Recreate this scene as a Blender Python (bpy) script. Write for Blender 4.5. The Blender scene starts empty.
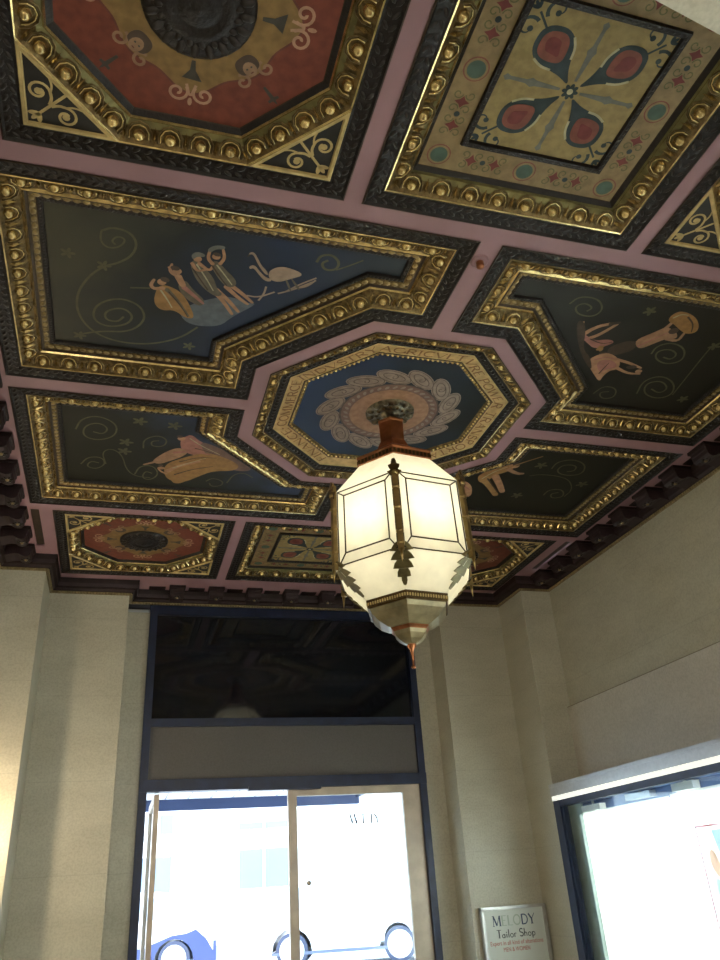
import bpy, math, random
from mathutils import Vector, Matrix
from mathutils.geometry import tessellate_polygon
random.seed(7)
S = bpy.context.scene
COL = S.collection
PI = math.pi
H = 4.2                                   # ceiling height

# ------------------------------------------------------------------ camera
cam = bpy.data.cameras.new('camera')
cam.sensor_fit = 'VERTICAL'; cam.sensor_height = 36.0; cam.lens = 778.745 * 36.0 / 960.0
cam.clip_start = .05; cam.clip_end = 300
co = bpy.data.objects.new('camera', cam); COL.objects.link(co)
RX = Vector((0.95962, -0.27457, -0.06151)); DN = Vector((0.07568, 0.46224, -0.88351)); FW = Vector((0.27101, 0.84318, 0.46436))
m = Matrix.Identity(4)
for i in range(3):
    m[i][0] = RX[i]; m[i][1] = -DN[i]; m[i][2] = -FW[i]
m[0][3], m[1][3], m[2][3] = -1.7043, -4.502, 1.2
co.matrix_world = m
S.camera = co

# ------------------------------------------------------------------ world, light, exposure
S.view_settings.view_transform = 'Standard'; S.view_settings.look = 'None'
S.view_settings.exposure = 0.28; S.view_settings.gamma = 1.0
S.view_settings.use_curve_mapping = False
w = bpy.data.worlds.new('sky'); S.world = w; w.use_nodes = True
bg = w.node_tree.nodes['Background']
bg.inputs[0].default_value = (.80, .90, 1.0, 1); bg.inputs[1].default_value = 7.6

def light(name, kind, loc, energy, color, size=.1, rot=None, sy=None):
    l = bpy.data.lights.new(name, kind); l.energy = energy; l.color = color
    if kind == 'AREA':
        l.size = size
        if sy: l.shape = 'RECTANGLE'; l.size_y = sy
    else: l.shadow_soft_size = size
    o = bpy.data.objects.new(name, l); COL.objects.link(o); o.location = loc
    if rot: o.rotation_euler = rot
    return o
# fill lights added unseen behind the camera, and the wall lamp on the left wall
light('rear_fill', 'POINT', (-1.0, -6.6, 3.1), 135, (1, .96, .86), .25)
light('rear_fill', 'POINT', (1.2, -6.2, 3.1), 90, (1, .97, .88), .25)
light('low_rear_fill', 'POINT', (-2.6, -4.9, 1.9), 22, (1, .96, .86), .12)  # low fills added to brighten the near ceiling
light('low_rear_fill', 'POINT', (1.2, -5.2, 1.7), 26, (1, .96, .86), .12)
light('wall_lamp', 'POINT', (-2.80, 2.40, 1.75), 32, (1, .80, .56), .05)

# ------------------------------------------------------------------ materials
def mat(name, col, rough=.5, metal=0., noise=0., nscale=8., col2=None, spec=.5, bump=0., bscale=40., emit=0.):
    M = bpy.data.materials.new(name); M.use_nodes = True
    nt = M.node_tree; b = nt.nodes['Principled BSDF']
    b.inputs['Base Color'].default_value = (*col, 1)
    b.inputs['Roughness'].default_value = rough; b.inputs['Metallic'].default_value = metal
    b.inputs['Specular IOR Level'].default_value = spec
    tc = nt.nodes.new('ShaderNodeTexCoord')
    if noise or col2:
        n = nt.nodes.new('ShaderNodeTexNoise'); n.inputs['Scale'].default_value = nscale; n.inputs['Detail'].default_value = 6
        nt.links.new(tc.outputs['Object'], n.inputs['Vector'])
        mx = nt.nodes.new('ShaderNodeMixRGB')
        c2 = col2 or tuple(c * (1 - noise) for c in col)
        mx.inputs[1].default_value = (*col, 1); mx.inputs[2].default_value = (*c2, 1)
        rp = nt.nodes.new('ShaderNodeValToRGB'); rp.color_ramp.elements[0].position = .35; rp.color_ramp.elements[1].position = .65
        nt.links.new(n.outputs['Fac'], rp.inputs[0]); nt.links.new(rp.outputs[0], mx.inputs[0])
        nt.links.new(mx.outputs[0], b.inputs['Base Color'])
    if bump:
        n2 = nt.nodes.new('ShaderNodeTexNoise'); n2.inputs['Scale'].default_value = bscale; n2.inputs['Detail'].default_value = 4
        nt.links.new(tc.outputs['Object'], n2.inputs['Vector'])
        bp = nt.nodes.new('ShaderNodeBump'); bp.inputs['Strength'].default_value = bump; bp.inputs['Distance'].default_value = .01
        nt.links.new(n2.outputs['Fac'], bp.inputs['Height']); nt.links.new(bp.outputs[0], b.inputs['Normal'])
    if emit:
        b.inputs['Emission Color'].default_value = (*col, 1); b.inputs['Emission Strength'].default_value = emit
    return M

def stone_mat(name, c1, c2, seam=.78, off=.1):
    M = bpy.data.materials.new(name); M.use_nodes = True
    nt = M.node_tree; L = nt.links; b = nt.nodes['Principled BSDF']
    b.inputs['Roughness'].default_value = .34; b.inputs['Specular IOR Level'].default_value = .5
    tc = nt.nodes.new('ShaderNodeTexCoord')
    mp = nt.nodes.new('ShaderNodeMapping'); mp.inputs['Scale'].default_value = (1, 1, 2.6); L.new(tc.outputs['Object'], mp.inputs[0])
    n1 = nt.nodes.new('ShaderNodeTexNoise'); n1.inputs['Scale'].default_value = 1.6; n1.inputs['Detail'].default_value = 8; n1.inputs['Roughness'].default_value = .65
    L.new(mp.outputs[0], n1.inputs['Vector'])
    mx = nt.nodes.new('ShaderNodeMixRGB'); mx.inputs[1].default_value = (*c1, 1); mx.inputs[2].default_value = (*c2, 1)
    rp = nt.nodes.new('ShaderNodeValToRGB'); rp.color_ramp.elements[0].position = .3; rp.color_ramp.elements[1].position = .7
    L.new(n1.outputs['Fac'], rp.inputs[0]); L.new(rp.outputs[0], mx.inputs[0])
    n2 = nt.nodes.new('ShaderNodeTexNoise'); n2.inputs['Scale'].default_value = 60; n2.inputs['Detail'].default_value = 3
    L.new(tc.outputs['Object'], n2.inputs['Vector'])
    mx2 = nt.nodes.new('ShaderNodeMixRGB'); mx2.blend_type = 'MULTIPLY'; mx2.inputs[0].default_value = .35
    rp2 = nt.nodes.new('ShaderNodeValToRGB'); rp2.color_ramp.elements[0].position = .35; rp2.color_ramp.elements[1].position = .6
    rp2.color_ramp.elements[0].color = (.6, .6, .55, 1)
    L.new(n2.outputs['Fac'], rp2.inputs[0]); L.new(mx.outputs[0], mx2.inputs[1]); L.new(rp2.outputs[0], mx2.inputs[2])
    # horizontal joints between the stone slabs
    sp = nt.nodes.new('ShaderNodeSeparateXYZ'); L.new(tc.outputs['Object'], sp.inputs[0])
    a = nt.nodes.new('ShaderNodeMath'); a.operation = 'ADD'; a.inputs[1].default_value = off; L.new(sp.outputs['Z'], a.inputs[0])
    mo = nt.nodes.new('ShaderNodeMath'); mo.operation = 'MODULO'; mo.inputs[1].default_value = seam; L.new(a.outputs[0], mo.inputs[0])
    lt = nt.nodes.new('ShaderNodeMath'); lt.operation = 'LESS_THAN'; lt.inputs[1].default_value = .007; L.new(mo.outputs[0], lt.inputs[0])
    mu = nt.nodes.new('ShaderNodeMath'); mu.operation = 'MULTIPLY'; mu.inputs[1].default_value = .16; L.new(lt.outputs[0], mu.inputs[0])
    mx3 = nt.nodes.new('ShaderNodeMixRGB'); mx3.inputs[2].default_value = (*[c * .35 for c in c2], 1)
    L.new(mu.outputs[0], mx3.inputs[0]); L.new(mx2.outputs[0], mx3.inputs[1]); L.new(mx3.outputs[0], b.inputs['Base Color'])
    return M

def glass_mat(name, tint=(.9, .95, .97), gloss=.08, rough=0.0):
    M = bpy.data.materials.new(name); M.use_nodes = True
    nt = M.node_tree; L = nt.links; nt.nodes.remove(nt.nodes['Principled BSDF']); out = nt.nodes['Material Output']
    t = nt.nodes.new('ShaderNodeBsdfTransparent'); t.inputs[0].default_value = (*tint, 1)
    g = nt.nodes.new('ShaderNodeBsdfGlossy'); g.inputs['Roughness'].default_value = rough
    lw = nt.nodes.new('ShaderNodeLayerWeight'); lw.inputs[0].default_value = .5
    pw = nt.nodes.new('ShaderNodeMath'); pw.operation = 'POWER'; pw.inputs[1].default_value = 5; L.new(lw.outputs['Facing'], pw.inputs[0])
    fr = nt.nodes.new('ShaderNodeMath'); fr.operation = 'MULTIPLY_ADD'; fr.inputs[1].default_value = .92; fr.inputs[2].default_value = .04; L.new(pw.outputs[0], fr.inputs[0])
    mx = nt.nodes.new('ShaderNodeMixShader'); L.new(fr.outputs[0], mx.inputs[0]); L.new(t.outputs[0], mx.inputs[1]); L.new(g.outputs[0], mx.inputs[2])
    L.new(mx.outputs[0], out.inputs[0]); return M

def frosted_mat(name, col):
    M = bpy.data.materials.new(name); M.use_nodes = True
    nt = M.node_tree; L = nt.links; nt.nodes.remove(nt.nodes['Principled BSDF']); out = nt.nodes['Material Output']
    tc = nt.nodes.new('ShaderNodeTexCoord'); n = nt.nodes.new('ShaderNodeTexNoise'); n.inputs['Scale'].default_value = 14; n.inputs['Detail'].default_value = 5
    L.new(tc.outputs['Object'], n.inputs['Vector'])
    mr = nt.nodes.new('ShaderNodeMixRGB'); mr.inputs[1].default_value = (*col, 1); mr.inputs[2].default_value = (*[c * .72 for c in col], 1)
    L.new(n.outputs['Fac'], mr.inputs[0])
    t = nt.nodes.new('ShaderNodeBsdfTranslucent'); d = nt.nodes.new('ShaderNodeBsdfDiffuse'); g = nt.nodes.new('ShaderNodeBsdfGlossy')
    g.inputs['Roughness'].default_value = .25
    L.new(mr.outputs[0], t.inputs[0]); d.inputs[0].default_value = (.65, .62, .48, 1)
    mx = nt.nodes.new('ShaderNodeMixShader'); mx.inputs[0].default_value = .28; L.new(t.outputs[0], mx.inputs[1]); L.new(d.outputs[0], mx.inputs[2])
    m2 = nt.nodes.new('ShaderNodeMixShader'); m2.inputs[0].default_value = .05; L.new(mx.outputs[0], m2.inputs[1]); L.new(g.outputs[0], m2.inputs[2])
    L.new(m2.outputs[0], out.inputs[0]); return M

def dusk_mat(name, stops, p0, p1, rough=.5):
    """a ground that runs from one colour to another across the canvas"""
    M = bpy.data.materials.new(name); M.use_nodes = True
    nt = M.node_tree; L = nt.links; b = nt.nodes['Principled BSDF']; b.inputs['Roughness'].default_value = rough
    b.inputs['Specular IOR Level'].default_value = .22
    stops = [(p, tuple(v * .72 for v in c)) for p, c in stops]
    tc = nt.nodes.new('ShaderNodeTexCoord')
    d = Vector(p1) - Vector(p0); k = d / d.length_squared
    vm = nt.nodes.new('ShaderNodeVectorMath'); vm.operation = 'SUBTRACT'; vm.inputs[1].default_value = (*p0, 0); L.new(tc.outputs['Object'], vm.inputs[0])
    dp = nt.nodes.new('ShaderNodeVectorMath'); dp.operation = 'DOT_PRODUCT'; dp.inputs[1].default_value = (k.x, k.y, 0); L.new(vm.outputs[0], dp.inputs[0])
    n = nt.nodes.new('ShaderNodeTexNoise'); n.inputs['Scale'].default_value = 3; n.inputs['Detail'].default_value = 5; L.new(tc.outputs['Object'], n.inputs['Vector'])
    ma = nt.nodes.new('ShaderNodeMath'); ma.operation = 'MULTIPLY_ADD'; ma.inputs[1].default_value = .5; L.new(n.outputs['Fac'], ma.inputs[0]); 
    sb = nt.nodes.new('ShaderNodeMath'); sb.operation = 'SUBTRACT'; sb.inputs[1].default_value = .25; L.new(dp.outputs['Value'], sb.inputs[0]); L.new(sb.outputs[0], ma.inputs[2])
    rp = nt.nodes.new('ShaderNodeValToRGB'); e = rp.color_ramp.elements
    e[0].position = stops[0][0]; e[0].color = (*stops[0][1], 1); e[1].position = stops[-1][0]; e[1].color = (*stops[-1][1], 1)
    for p, c in stops[1:-1]:
        q = e.new(p); q.color = (*c, 1)
    L.new(ma.outputs[0], rp.inputs[0]); L.new(rp.outputs[0], b.inputs['Base Color']); return M

MT = {}
MT['mauve'] = mat('mauve_paint', (.345, .19, .215), .55, noise=.12, nscale=3)
MT['stone'] = stone_mat('pale_stone', (.56, .53, .425), (.46, .43, .335))
MT['stone2'] = stone_mat('pale_slab', (.60, .56, .49), (.51, .47, .41), 9, 3)
MT['shadeline'] = mat('slab_shade_line', (.26, .23, .18), .8)
MT['floor'] = mat('floor_stone', (.42, .37, .29), .3, noise=.2, nscale=2)
MT['leaf'] = mat('dark_bronze', (.015, .010, .009), .45, .2, noise=.5, nscale=30, bump=.5, bscale=60)
MT['leafrel'] = mat('dark_bronze_relief', (.034, .026, .023), .36, .3, noise=.4, nscale=40)
MT['gold'] = mat('gilt', (.78, .58, .26), .25, .92, noise=.45, nscale=25)
MT['shadegold'] = mat('shaded_aged_gilt', (.24, .165, .070), .42, .8, noise=.6, nscale=35, bump=.3, bscale=90)  # darker gilt for the beds, putting crevice shade into the colour
MT['midgold'] = mat('worn_gilt', (.46, .33, .15), .38, .8, noise=.5, nscale=30)
MT['umber'] = mat('umber_ground', (.050, .026, .012), .5, .2, noise=.4, nscale=30)
MT['greengold'] = mat('greenish_gilt', (.22, .19, .075), .42, .6, noise=.4, nscale=20)
MT['cornice'] = mat('oxblood_wood', (.024, .012, .012), .6, 0, noise=.4, nscale=12, spec=.25)
MT['cornice2'] = mat('oxblood_face', (.038, .021, .023), .5, 0, noise=.3, nscale=15, spec=.3)
MT['beadtrim'] = mat('bronze_bead', (.33, .25, .12), .4, .6, noise=.4, nscale=40)
MT['copper'] = mat('copper', (.44, .17, .075), .28, .9, noise=.35, nscale=14)
MT['brass'] = mat('brass', (.52, .37, .15), .3, .9, noise=.35, nscale=16)
MT['darkbrass'] = mat('dark_brass', (.16, .10, .04), .38, .85, noise=.4, nscale=20)
MT['leafbrass'] = mat('olive_brass_leaf', (.19, .155, .065), .4, .5, noise=.4, nscale=20)
MT['pewter'] = mat('tarnished_pewter', (.24, .20, .13), .34, .85, noise=.6, nscale=30)
MT['lead'] = mat('lead_came', (.05, .035, .015), .5, .4)
MT['frost'] = frosted_mat('frosted_glass', (1, .96, .78))
MT['bowl'] = mat('smoky_brass_bowl', (.38, .31, .17), .28, .45, noise=.45, nscale=9)
MT['bulb'] = mat('lit_bulb', (1, .86, .55), .4, emit=6)
MT['candle'] = mat('candle_sleeve', (.55, .48, .33), .5)
MT['navyframe'] = mat('navy_frame', (.010, .019, .060), .4, .1, noise=.3, nscale=10)
MT['transom'] = mat('dark_transom_glass', (.007, .009, .014), .06, 0, spec=.5)
MT['greypanel'] = mat('grey_panel', (.115, .105, .10), .55, noise=.15, nscale=60)
MT['bronze'] = mat('bronze_stile', (.48, .40, .32), .38, .35, noise=.2, nscale=6)
MT['steel'] = mat('brushed_steel', (.52, .51, .50), .33, .75, noise=.1, nscale=30)
MT['white'] = mat('white_enamel', (.85, .85, .82), .4)
MT['glass'] = glass_mat('clear_glass')
MT['teal'] = mat('teal_grey_lining', (.46, .54, .50), .5, noise=.15, nscale=6)
MT['navylining'] = mat('navy_lining', (.10, .17, .36), .5, noise=.2, nscale=8)
MT['glowwhite'] = mat('glowing_white', (1, 1, .90), .4, emit=.55)
MT['tube'] = mat('lit_tube', (.95, 1, 1), .4, emit=14)
MT['signwhite'] = mat('sign_white', (.66, .70, .66), .35)
MT['signblue'] = mat('sign_blue', (.045, .07, .14), .5)
MT['signfade'] = mat('sign_faded', (.42, .50, .42), .5)
MT['signblack'] = mat('sign_black', (.03, .04, .05), .5)
MT['signred'] = mat('sign_red', (.50, .13, .10), .5)
# pigments
def pig(n, c, r=.55): MT[n] = mat('pigment_' + n, c, r, noise=.28, nscale=22, spec=.3)
pig('red', (.20, .050, .030)); pig('ochre', (.27, .165, .060)); pig('palepink', (.50, .29, .19)); pig('slate', (.07, .065, .055))
pig('hair', (.09, .06, .045)); pig('face', (.33, .20, .12)); pig('beige', (.35, .26, .105)); pig('beige2', (.30, .21, .10))
pig('tealp', (.075, .125, .095)); pig('darkteal', (.035, .055, .060)); pig('brick', (.24, .075, .05)); pig('crimson', (.19, .038, .034))
pig('highlight', (.50, .45, .28)); pig('greyblue', (.17, .17, .15)); pig('olive', (.14, .13, .05)); pig('swirl', (.115, .11, .055))
pig('charcoal', (.028, .026, .024)); pig('cream', (.60, .44, .19)); pig('flesh', (.47, .25, .14)); pig('rose', (.42, .18, .145)); pig('drab', (.15, .125, .085))
pig('sack', (.37, .20, .07)); pig('umberp', (.07, .042, .026)); pig('bird', (.40, .28, .20)); pig('mist', (.13, .15, .17)); pig('braid', (.33, .25, .205)); pig('braidline', (.115, .085, .07))
pig('peach', (.42, .235, .14)); pig('plum', (.22, .13, .105)); pig('text', (.27, .14, .055)); pig('band', (.62, .42, .19)); pig('darkred', (.16, .05, .035)); pig('bandpink', (.54, .36, .235))
MT['nightA'] = dusk_mat('dusk_ground_west', [(0, (.085, .080, .050)), (.3, (.030, .034, .032)), (.62, (.028, .042, .085)), (1, (.050, .066, .085))], (-2.25, -1.1), (-.5, -.6))
MT['nightB'] = dusk_mat('dusk_ground_east', [(0, (.055, .056, .050)), (.35, (.030, .027, .020)), (1, (.020, .017, .012))], (.4, -1.5), (2.2, -.4))
MT['nightC'] = dusk_mat('dusk_ground_green', [(0, (.022, .021, .012)), (.55, (.030, .030, .022)), (.85, (.055, .075, .14)), (1, (.075, .10, .17))], (-2.2, 1.5), (-.95, .35))
MT['nightD'] = dusk_mat('dusk_ground_olive', [(0, (.024, .022, .012)), (1, (.016, .016, .011))], (.4, .5), (2.2, 1.6))
MT['nightO'] = dusk_mat('octagon_ground_sheen', [(0, (.035, .062, .150)), (.5, (.028, .042, .068)), (1, (.020, .024, .024))], (-.7, .1), (.7, 0))  # blue-to-dark run paints a daylight reflection into the ground

# ------------------------------------------------------------------ mesh tools
class MB:
    def __init__(s): s.v = []; s.f = []; s.m = []; s.sm = []; s.mats = []
    def mi(s, name):
        if name not in s.mats: s.mats.append(name)
        return s.mats.index(name)
    def add(s, vs, fs, mt, smooth=False):
        o = len(s.v); s.v += [tuple(v) for v in vs]; k = s.mi(mt)
        for f in fs: s.f.append(tuple(i + o for i in f)); s.m.append(k); s.sm.append(smooth)
    def box(s, a, b, mt):
        (x0, y0, z0), (x1, y1, z1) = a, b
        s.add([(x0, y0, z0), (x1, y0, z0), (x1, y1, z0), (x0, y1, z0), (x0, y0, z1), (x1, y0, z1), (x1, y1, z1), (x0, y1, z1)],
              [(0, 3, 2, 1), (4, 5, 6, 7), (0, 1, 5, 4), (1, 2, 6, 5), (2, 3, 7, 6), (3, 0, 4, 7)], mt)
    def obox(s, c, u, v, wv, mt):
        """box with centre c and half-axis vectors u, v, w"""
        c, u, v, wv = map(Vector, (c, u, v, wv)); P = []
        for k in (-1, 1):
            for i, j in ((-1, -1), (1, -1), (1, 1), (-1, 1)): P.append(c + u * i + v * j + wv * k)
        s.add(P, [(0, 3, 2, 1), (4, 5, 6, 7), (0, 1, 5, 4), (1, 2, 6, 5), (2, 3, 7, 6), (3, 0, 4, 7)], mt)
    def prism(s, poly, z0, z1, mt, cap=True):
        n = len(poly); vs = [(x, y, z0) for x, y in poly] + [(x, y, z1) for x, y in poly]
        fs = [(i, (i + 1) % n, n + (i + 1) % n, n + i) for i in range(n)]
        if cap: fs += [tuple(range(n))[::-1], tuple(range(n, 2 * n))]
        s.add(vs, fs, mt)
    def flat(s, poly, z, mt, th=.0012):
        s.prism(poly, z - th, z, mt)
    def tube(s, pts, r, mt, n=6, closed=False, r2=None, smooth=True):
        pts = [Vector(p) for p in pts]; N = len(pts); rings = []
        for i, p in enumerate(pts):
            a = pts[(i - 1) % N] if (closed or i > 0) else pts[i]; b = pts[(i + 1) % N] if (closed or i < N - 1) else pts[i]
            t = (b - a).normalized(); up = Vector((0, 0, 1)) if abs(t.z) < .9 else Vector((1, 0, 0))
            x = t.cross(up).normalized(); y = x.cross(t)
            rr = r if r2 is None else r + (r2 - r) * i / (N - 1)
            rings.append([p + x * (rr * math.cos(2 * PI * k / n)) + y * (rr * math.sin(2 * PI * k / n)) for k in range(n)])
        vs = [v for R in rings for v in R]; fs = []
        for i in range(N if closed else N - 1):
            j = (i + 1) % N
            for k in range(n): fs.append((i * n + k, i * n + (k + 1) % n, j * n + (k + 1) % n, j * n + k))
        if not closed: fs += [tuple(range(n))[::-1], tuple(range((N - 1) * n, N * n))]
        s.add(vs, fs, mt, smooth)
    def lathe(s, prof, c, mt, n=24, a0=0., smooth=True, caps=False):
        cx, cy = c; vs = []; fs = []
        for r, z in prof:
            for k in range(n): a = a0 + 2 * PI * k / n; vs.append((cx + r * math.cos(a), cy + r * math.sin(a), z))
        for i in range(len(prof) - 1):
            for k in range(n): fs.append((i * n + k, i * n + (k + 1) % n, (i + 1) * n + (k + 1) % n, (i + 1) * n + k))
        if caps: fs += [tuple(range(n))[::-1], tuple(range((len(prof) - 1) * n, len(prof) * n))]
        s.add(vs, fs, mt, smooth)
    def egg(s, c, rx, ry, rz, ang, mt, n=8, rings=3):
        """half ellipsoid bulging downwards"""
        ca, sa = math.cos(ang), math.sin(ang); vs = []; fs = []
        for i in range(rings):
            ph = PI / 2 * i / rings
            for k in range(n):
                a = 2 * PI * k / n; x = rx * math.cos(ph) * math.cos(a); y = ry * math.cos(ph) * math.sin(a)
                vs.append((c[0] + x * ca - y * sa, c[1] + x * sa + y * ca, c[2] - rz * math.sin(ph)))
        vs.append((c[0], c[1], c[2] - rz))
        for i in range(rings - 1):
            for k in range(n): fs.append((i * n + k, i * n + (k + 1) % n, (i + 1) * n + (k + 1) % n, (i + 1) * n + k))
        for k in range(n): fs.append(((rings - 1) * n + k, (rings - 1) * n + (k + 1) % n, rings * n))
        s.add(vs, fs, mt, True)
    def ribbon(s, pts, wd, z, mt, closed=False, taper=False):
        P = [Vector((p[0], p[1])) for p in pts]; N = len(P); vs = []; fs = []
        for i, p in enumerate(P):
            a = P[(i - 1) % N] if (closed or i > 0) else p; b = P[(i + 1) % N] if (closed or i < N - 1) else p
            t = (b - a); t = t.normalized() if t.length > 1e-9 else Vector((1, 0)); nn = Vector((-t.y, t.x))
            k = wd * .5 * ((1 - .8 * i / (N - 1)) if taper else 1)
            vs += [(*(p + nn * k), z), (*(p - nn * k), z)]
        for i in range(N if closed else N - 1):
            j = (i + 1) % N; fs.append((2 * i, 2 * i + 1, 2 * j + 1, 2 * j))
        s.add(vs, fs, mt)
    def build(s, name, parent=None, loc=(0, 0, 0)):
        me = bpy.data.meshes.new(name)
        lx, ly, lz = loc
        me.from_pydata([(x - lx, y - ly, z - lz) for x, y, z in s.v], [], s.f)
        for n in s.mats: me.materials.append(MT[n])
        me.polygons.foreach_set('material_index', s.m); me.polygons.foreach_set('use_smooth', s.sm)
        me.update()
        o = bpy.data.objects.new(name, me); COL.objects.link(o)
        if parent is not None: o.parent = parent
        else: o.location = loc
        return o

def offset(poly, d):
    n = len(poly); out = []
    for i in range(n):
        p0, p1, p2 = Vector(poly[i - 1]), Vector(poly[i]), Vector(poly[(i + 1) % n])
        a = (p1 - p0).normalized(); b = (p2 - p1).normalized()
        n1 = Vector((-a.y, a.x)); n2 = Vector((-b.y, b.x)); q = (n1 + n2); q = q / (1 + n1.dot(n2))
        out.append((p1.x + q.x * d, p1.y + q.y * d))
    return out
def sweep(mb, poly, prof):
    """prof: (inset, height above the ceiling plane, material of the strip that follows)"""
    n = len(poly); rows = [[(x, y, H + z) for x, y in offset(poly, d)] for d, z, _ in prof]
    for i in range(len(prof) - 1):
        mb.add(rows[i] + rows[i + 1], [(k, (k + 1) % n, n + (k + 1) % n, n + k) for k in range(n)], prof[i][2])
def along(poly, d, step):
    q = offset(poly, d); n = len(q)
    for i in range(n):
        a, b = Vector(q[i]), Vector(q[(i + 1) % n]); L = (b - a).length
        if L < step * .6: continue
        k = max(1, round(L / step)); t = (b - a) / L
        for j in range(k):
            p = a + t * (L * (j + .5) / k)
            yield p, t, L / k
def egg_row(mb, poly, d, z, step=.147, sc=1., arcs=True):
    for p, t, st in along(poly, d, step):
        ang = math.atan2(t.y, t.x); nn = Vector((-t.y, t.x))
        mb.egg((p.x, p.y, H + z), .030 * sc, .029 * sc, .034 * sc, ang, 'gold', 8, 3)
        if arcs:
            for rr, tb in ((.044, .0055), (.056, .005)):
                pts = []
                for k in range(7):
                    a = PI * (-.12 + 1.24 * k / 6)
                    dn = math.sin(a) * rr * sc
                    pts.append((p.x + t.x * math.cos(a) * rr * sc + nn.x * dn, p.y + t.y * math.cos(a) * rr * sc + nn.y * dn, H + z + dn * .42 - .008))
                mb.tube(pts, tb * sc, 'shadegold' if rr > .05 else 'gold', 4)
            q = p + t * (st / 2)
            mb.add([(q.x + nn.x * .045 * sc, q.y + nn.y * .045 * sc, H + z + .012), (q.x + t.x * .011 * sc, q.y + t.y * .011 * sc, H + z - .004),
                    (q.x - nn.x * .035 * sc, q.y - nn.y * .035 * sc, H + z - .014), (q.x - t.x * .011 * sc, q.y - t.y * .011 * sc, H + z - .004), (q.x, q.y, H + z - .024)],
                   [(0, 1, 4), (1, 2, 4), (2, 3, 4), (3, 0, 4)], 'gold')
def leaf_row(mb, poly, d, z, step, mt, rx, ry, rz, skew=0.):
    for p, t, st in along(poly, d, step):
        mb.egg((p.x, p.y, H + z), rx, ry, rz, math.atan2(t.y, t.x) + skew, mt, 6, 2)

def obj_tag(o, label, cat, group=None):
    o['label'] = label; o['category'] = cat
    if group: o['group'] = group
    return o
def thing(name, label, cat, loc=(0, 0, 0), group=None):
    o = bpy.data.objects.new(name, None); COL.objects.link(o); o.empty_display_size = .1
    return obj_tag(o, label, cat, group)
def struct(o, label=None):
    o['kind'] = 'structure'
    if label: o['label'] = label
    return o
def ell(c, rx, ry, ang=0., n=20):
    ca, sa = math.cos(ang), math.sin(ang)
    return [(c[0] + rx * math.cos(2 * PI * k / n) * ca - ry * math.sin(2 * PI * k / n) * sa, c[1] + rx * math.cos(2 * PI * k / n) * sa + ry * math.sin(2 * PI * k / n) * ca) for k in range(n)]
def spiral(c, r, turns, a0, sgn=1, n=26, r0=.12):
    return [(c[0] + r * (1 - (1 - r0) * i / n) * math.cos(a0 + sgn * 2 * PI * turns * i / n), c[1] + r * (1 - (1 - r0) * i / n) * math.sin(a0 + sgn * 2 * PI * turns * i / n)) for i in range(n + 1)]
def smooth_poly(pts, it=2):
    for _ in range(it):
        q = []
        for i in range(len(pts)):
            a, b = pts[i], pts[(i + 1) % len(pts)]
            q += [(a[0] * .75 + b[0] * .25, a[1] * .75 + b[1] * .25), (a[0] * .25 + b[0] * .75, a[1] * .25 + b[1] * .75)]
        pts = q
    return pts
def smooth_line(pts, it=2):
    for _ in range(it):
        q = [pts[0]]
        for a, b in zip(pts, pts[1:]):
            q += [(a[0] * .75 + b[0] * .25, a[1] * .75 + b[1] * .25), (a[0] * .25 + b[0] * .75, a[1] * .25 + b[1] * .75)]
        pts = q + [pts[-1]]
    return pts

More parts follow.
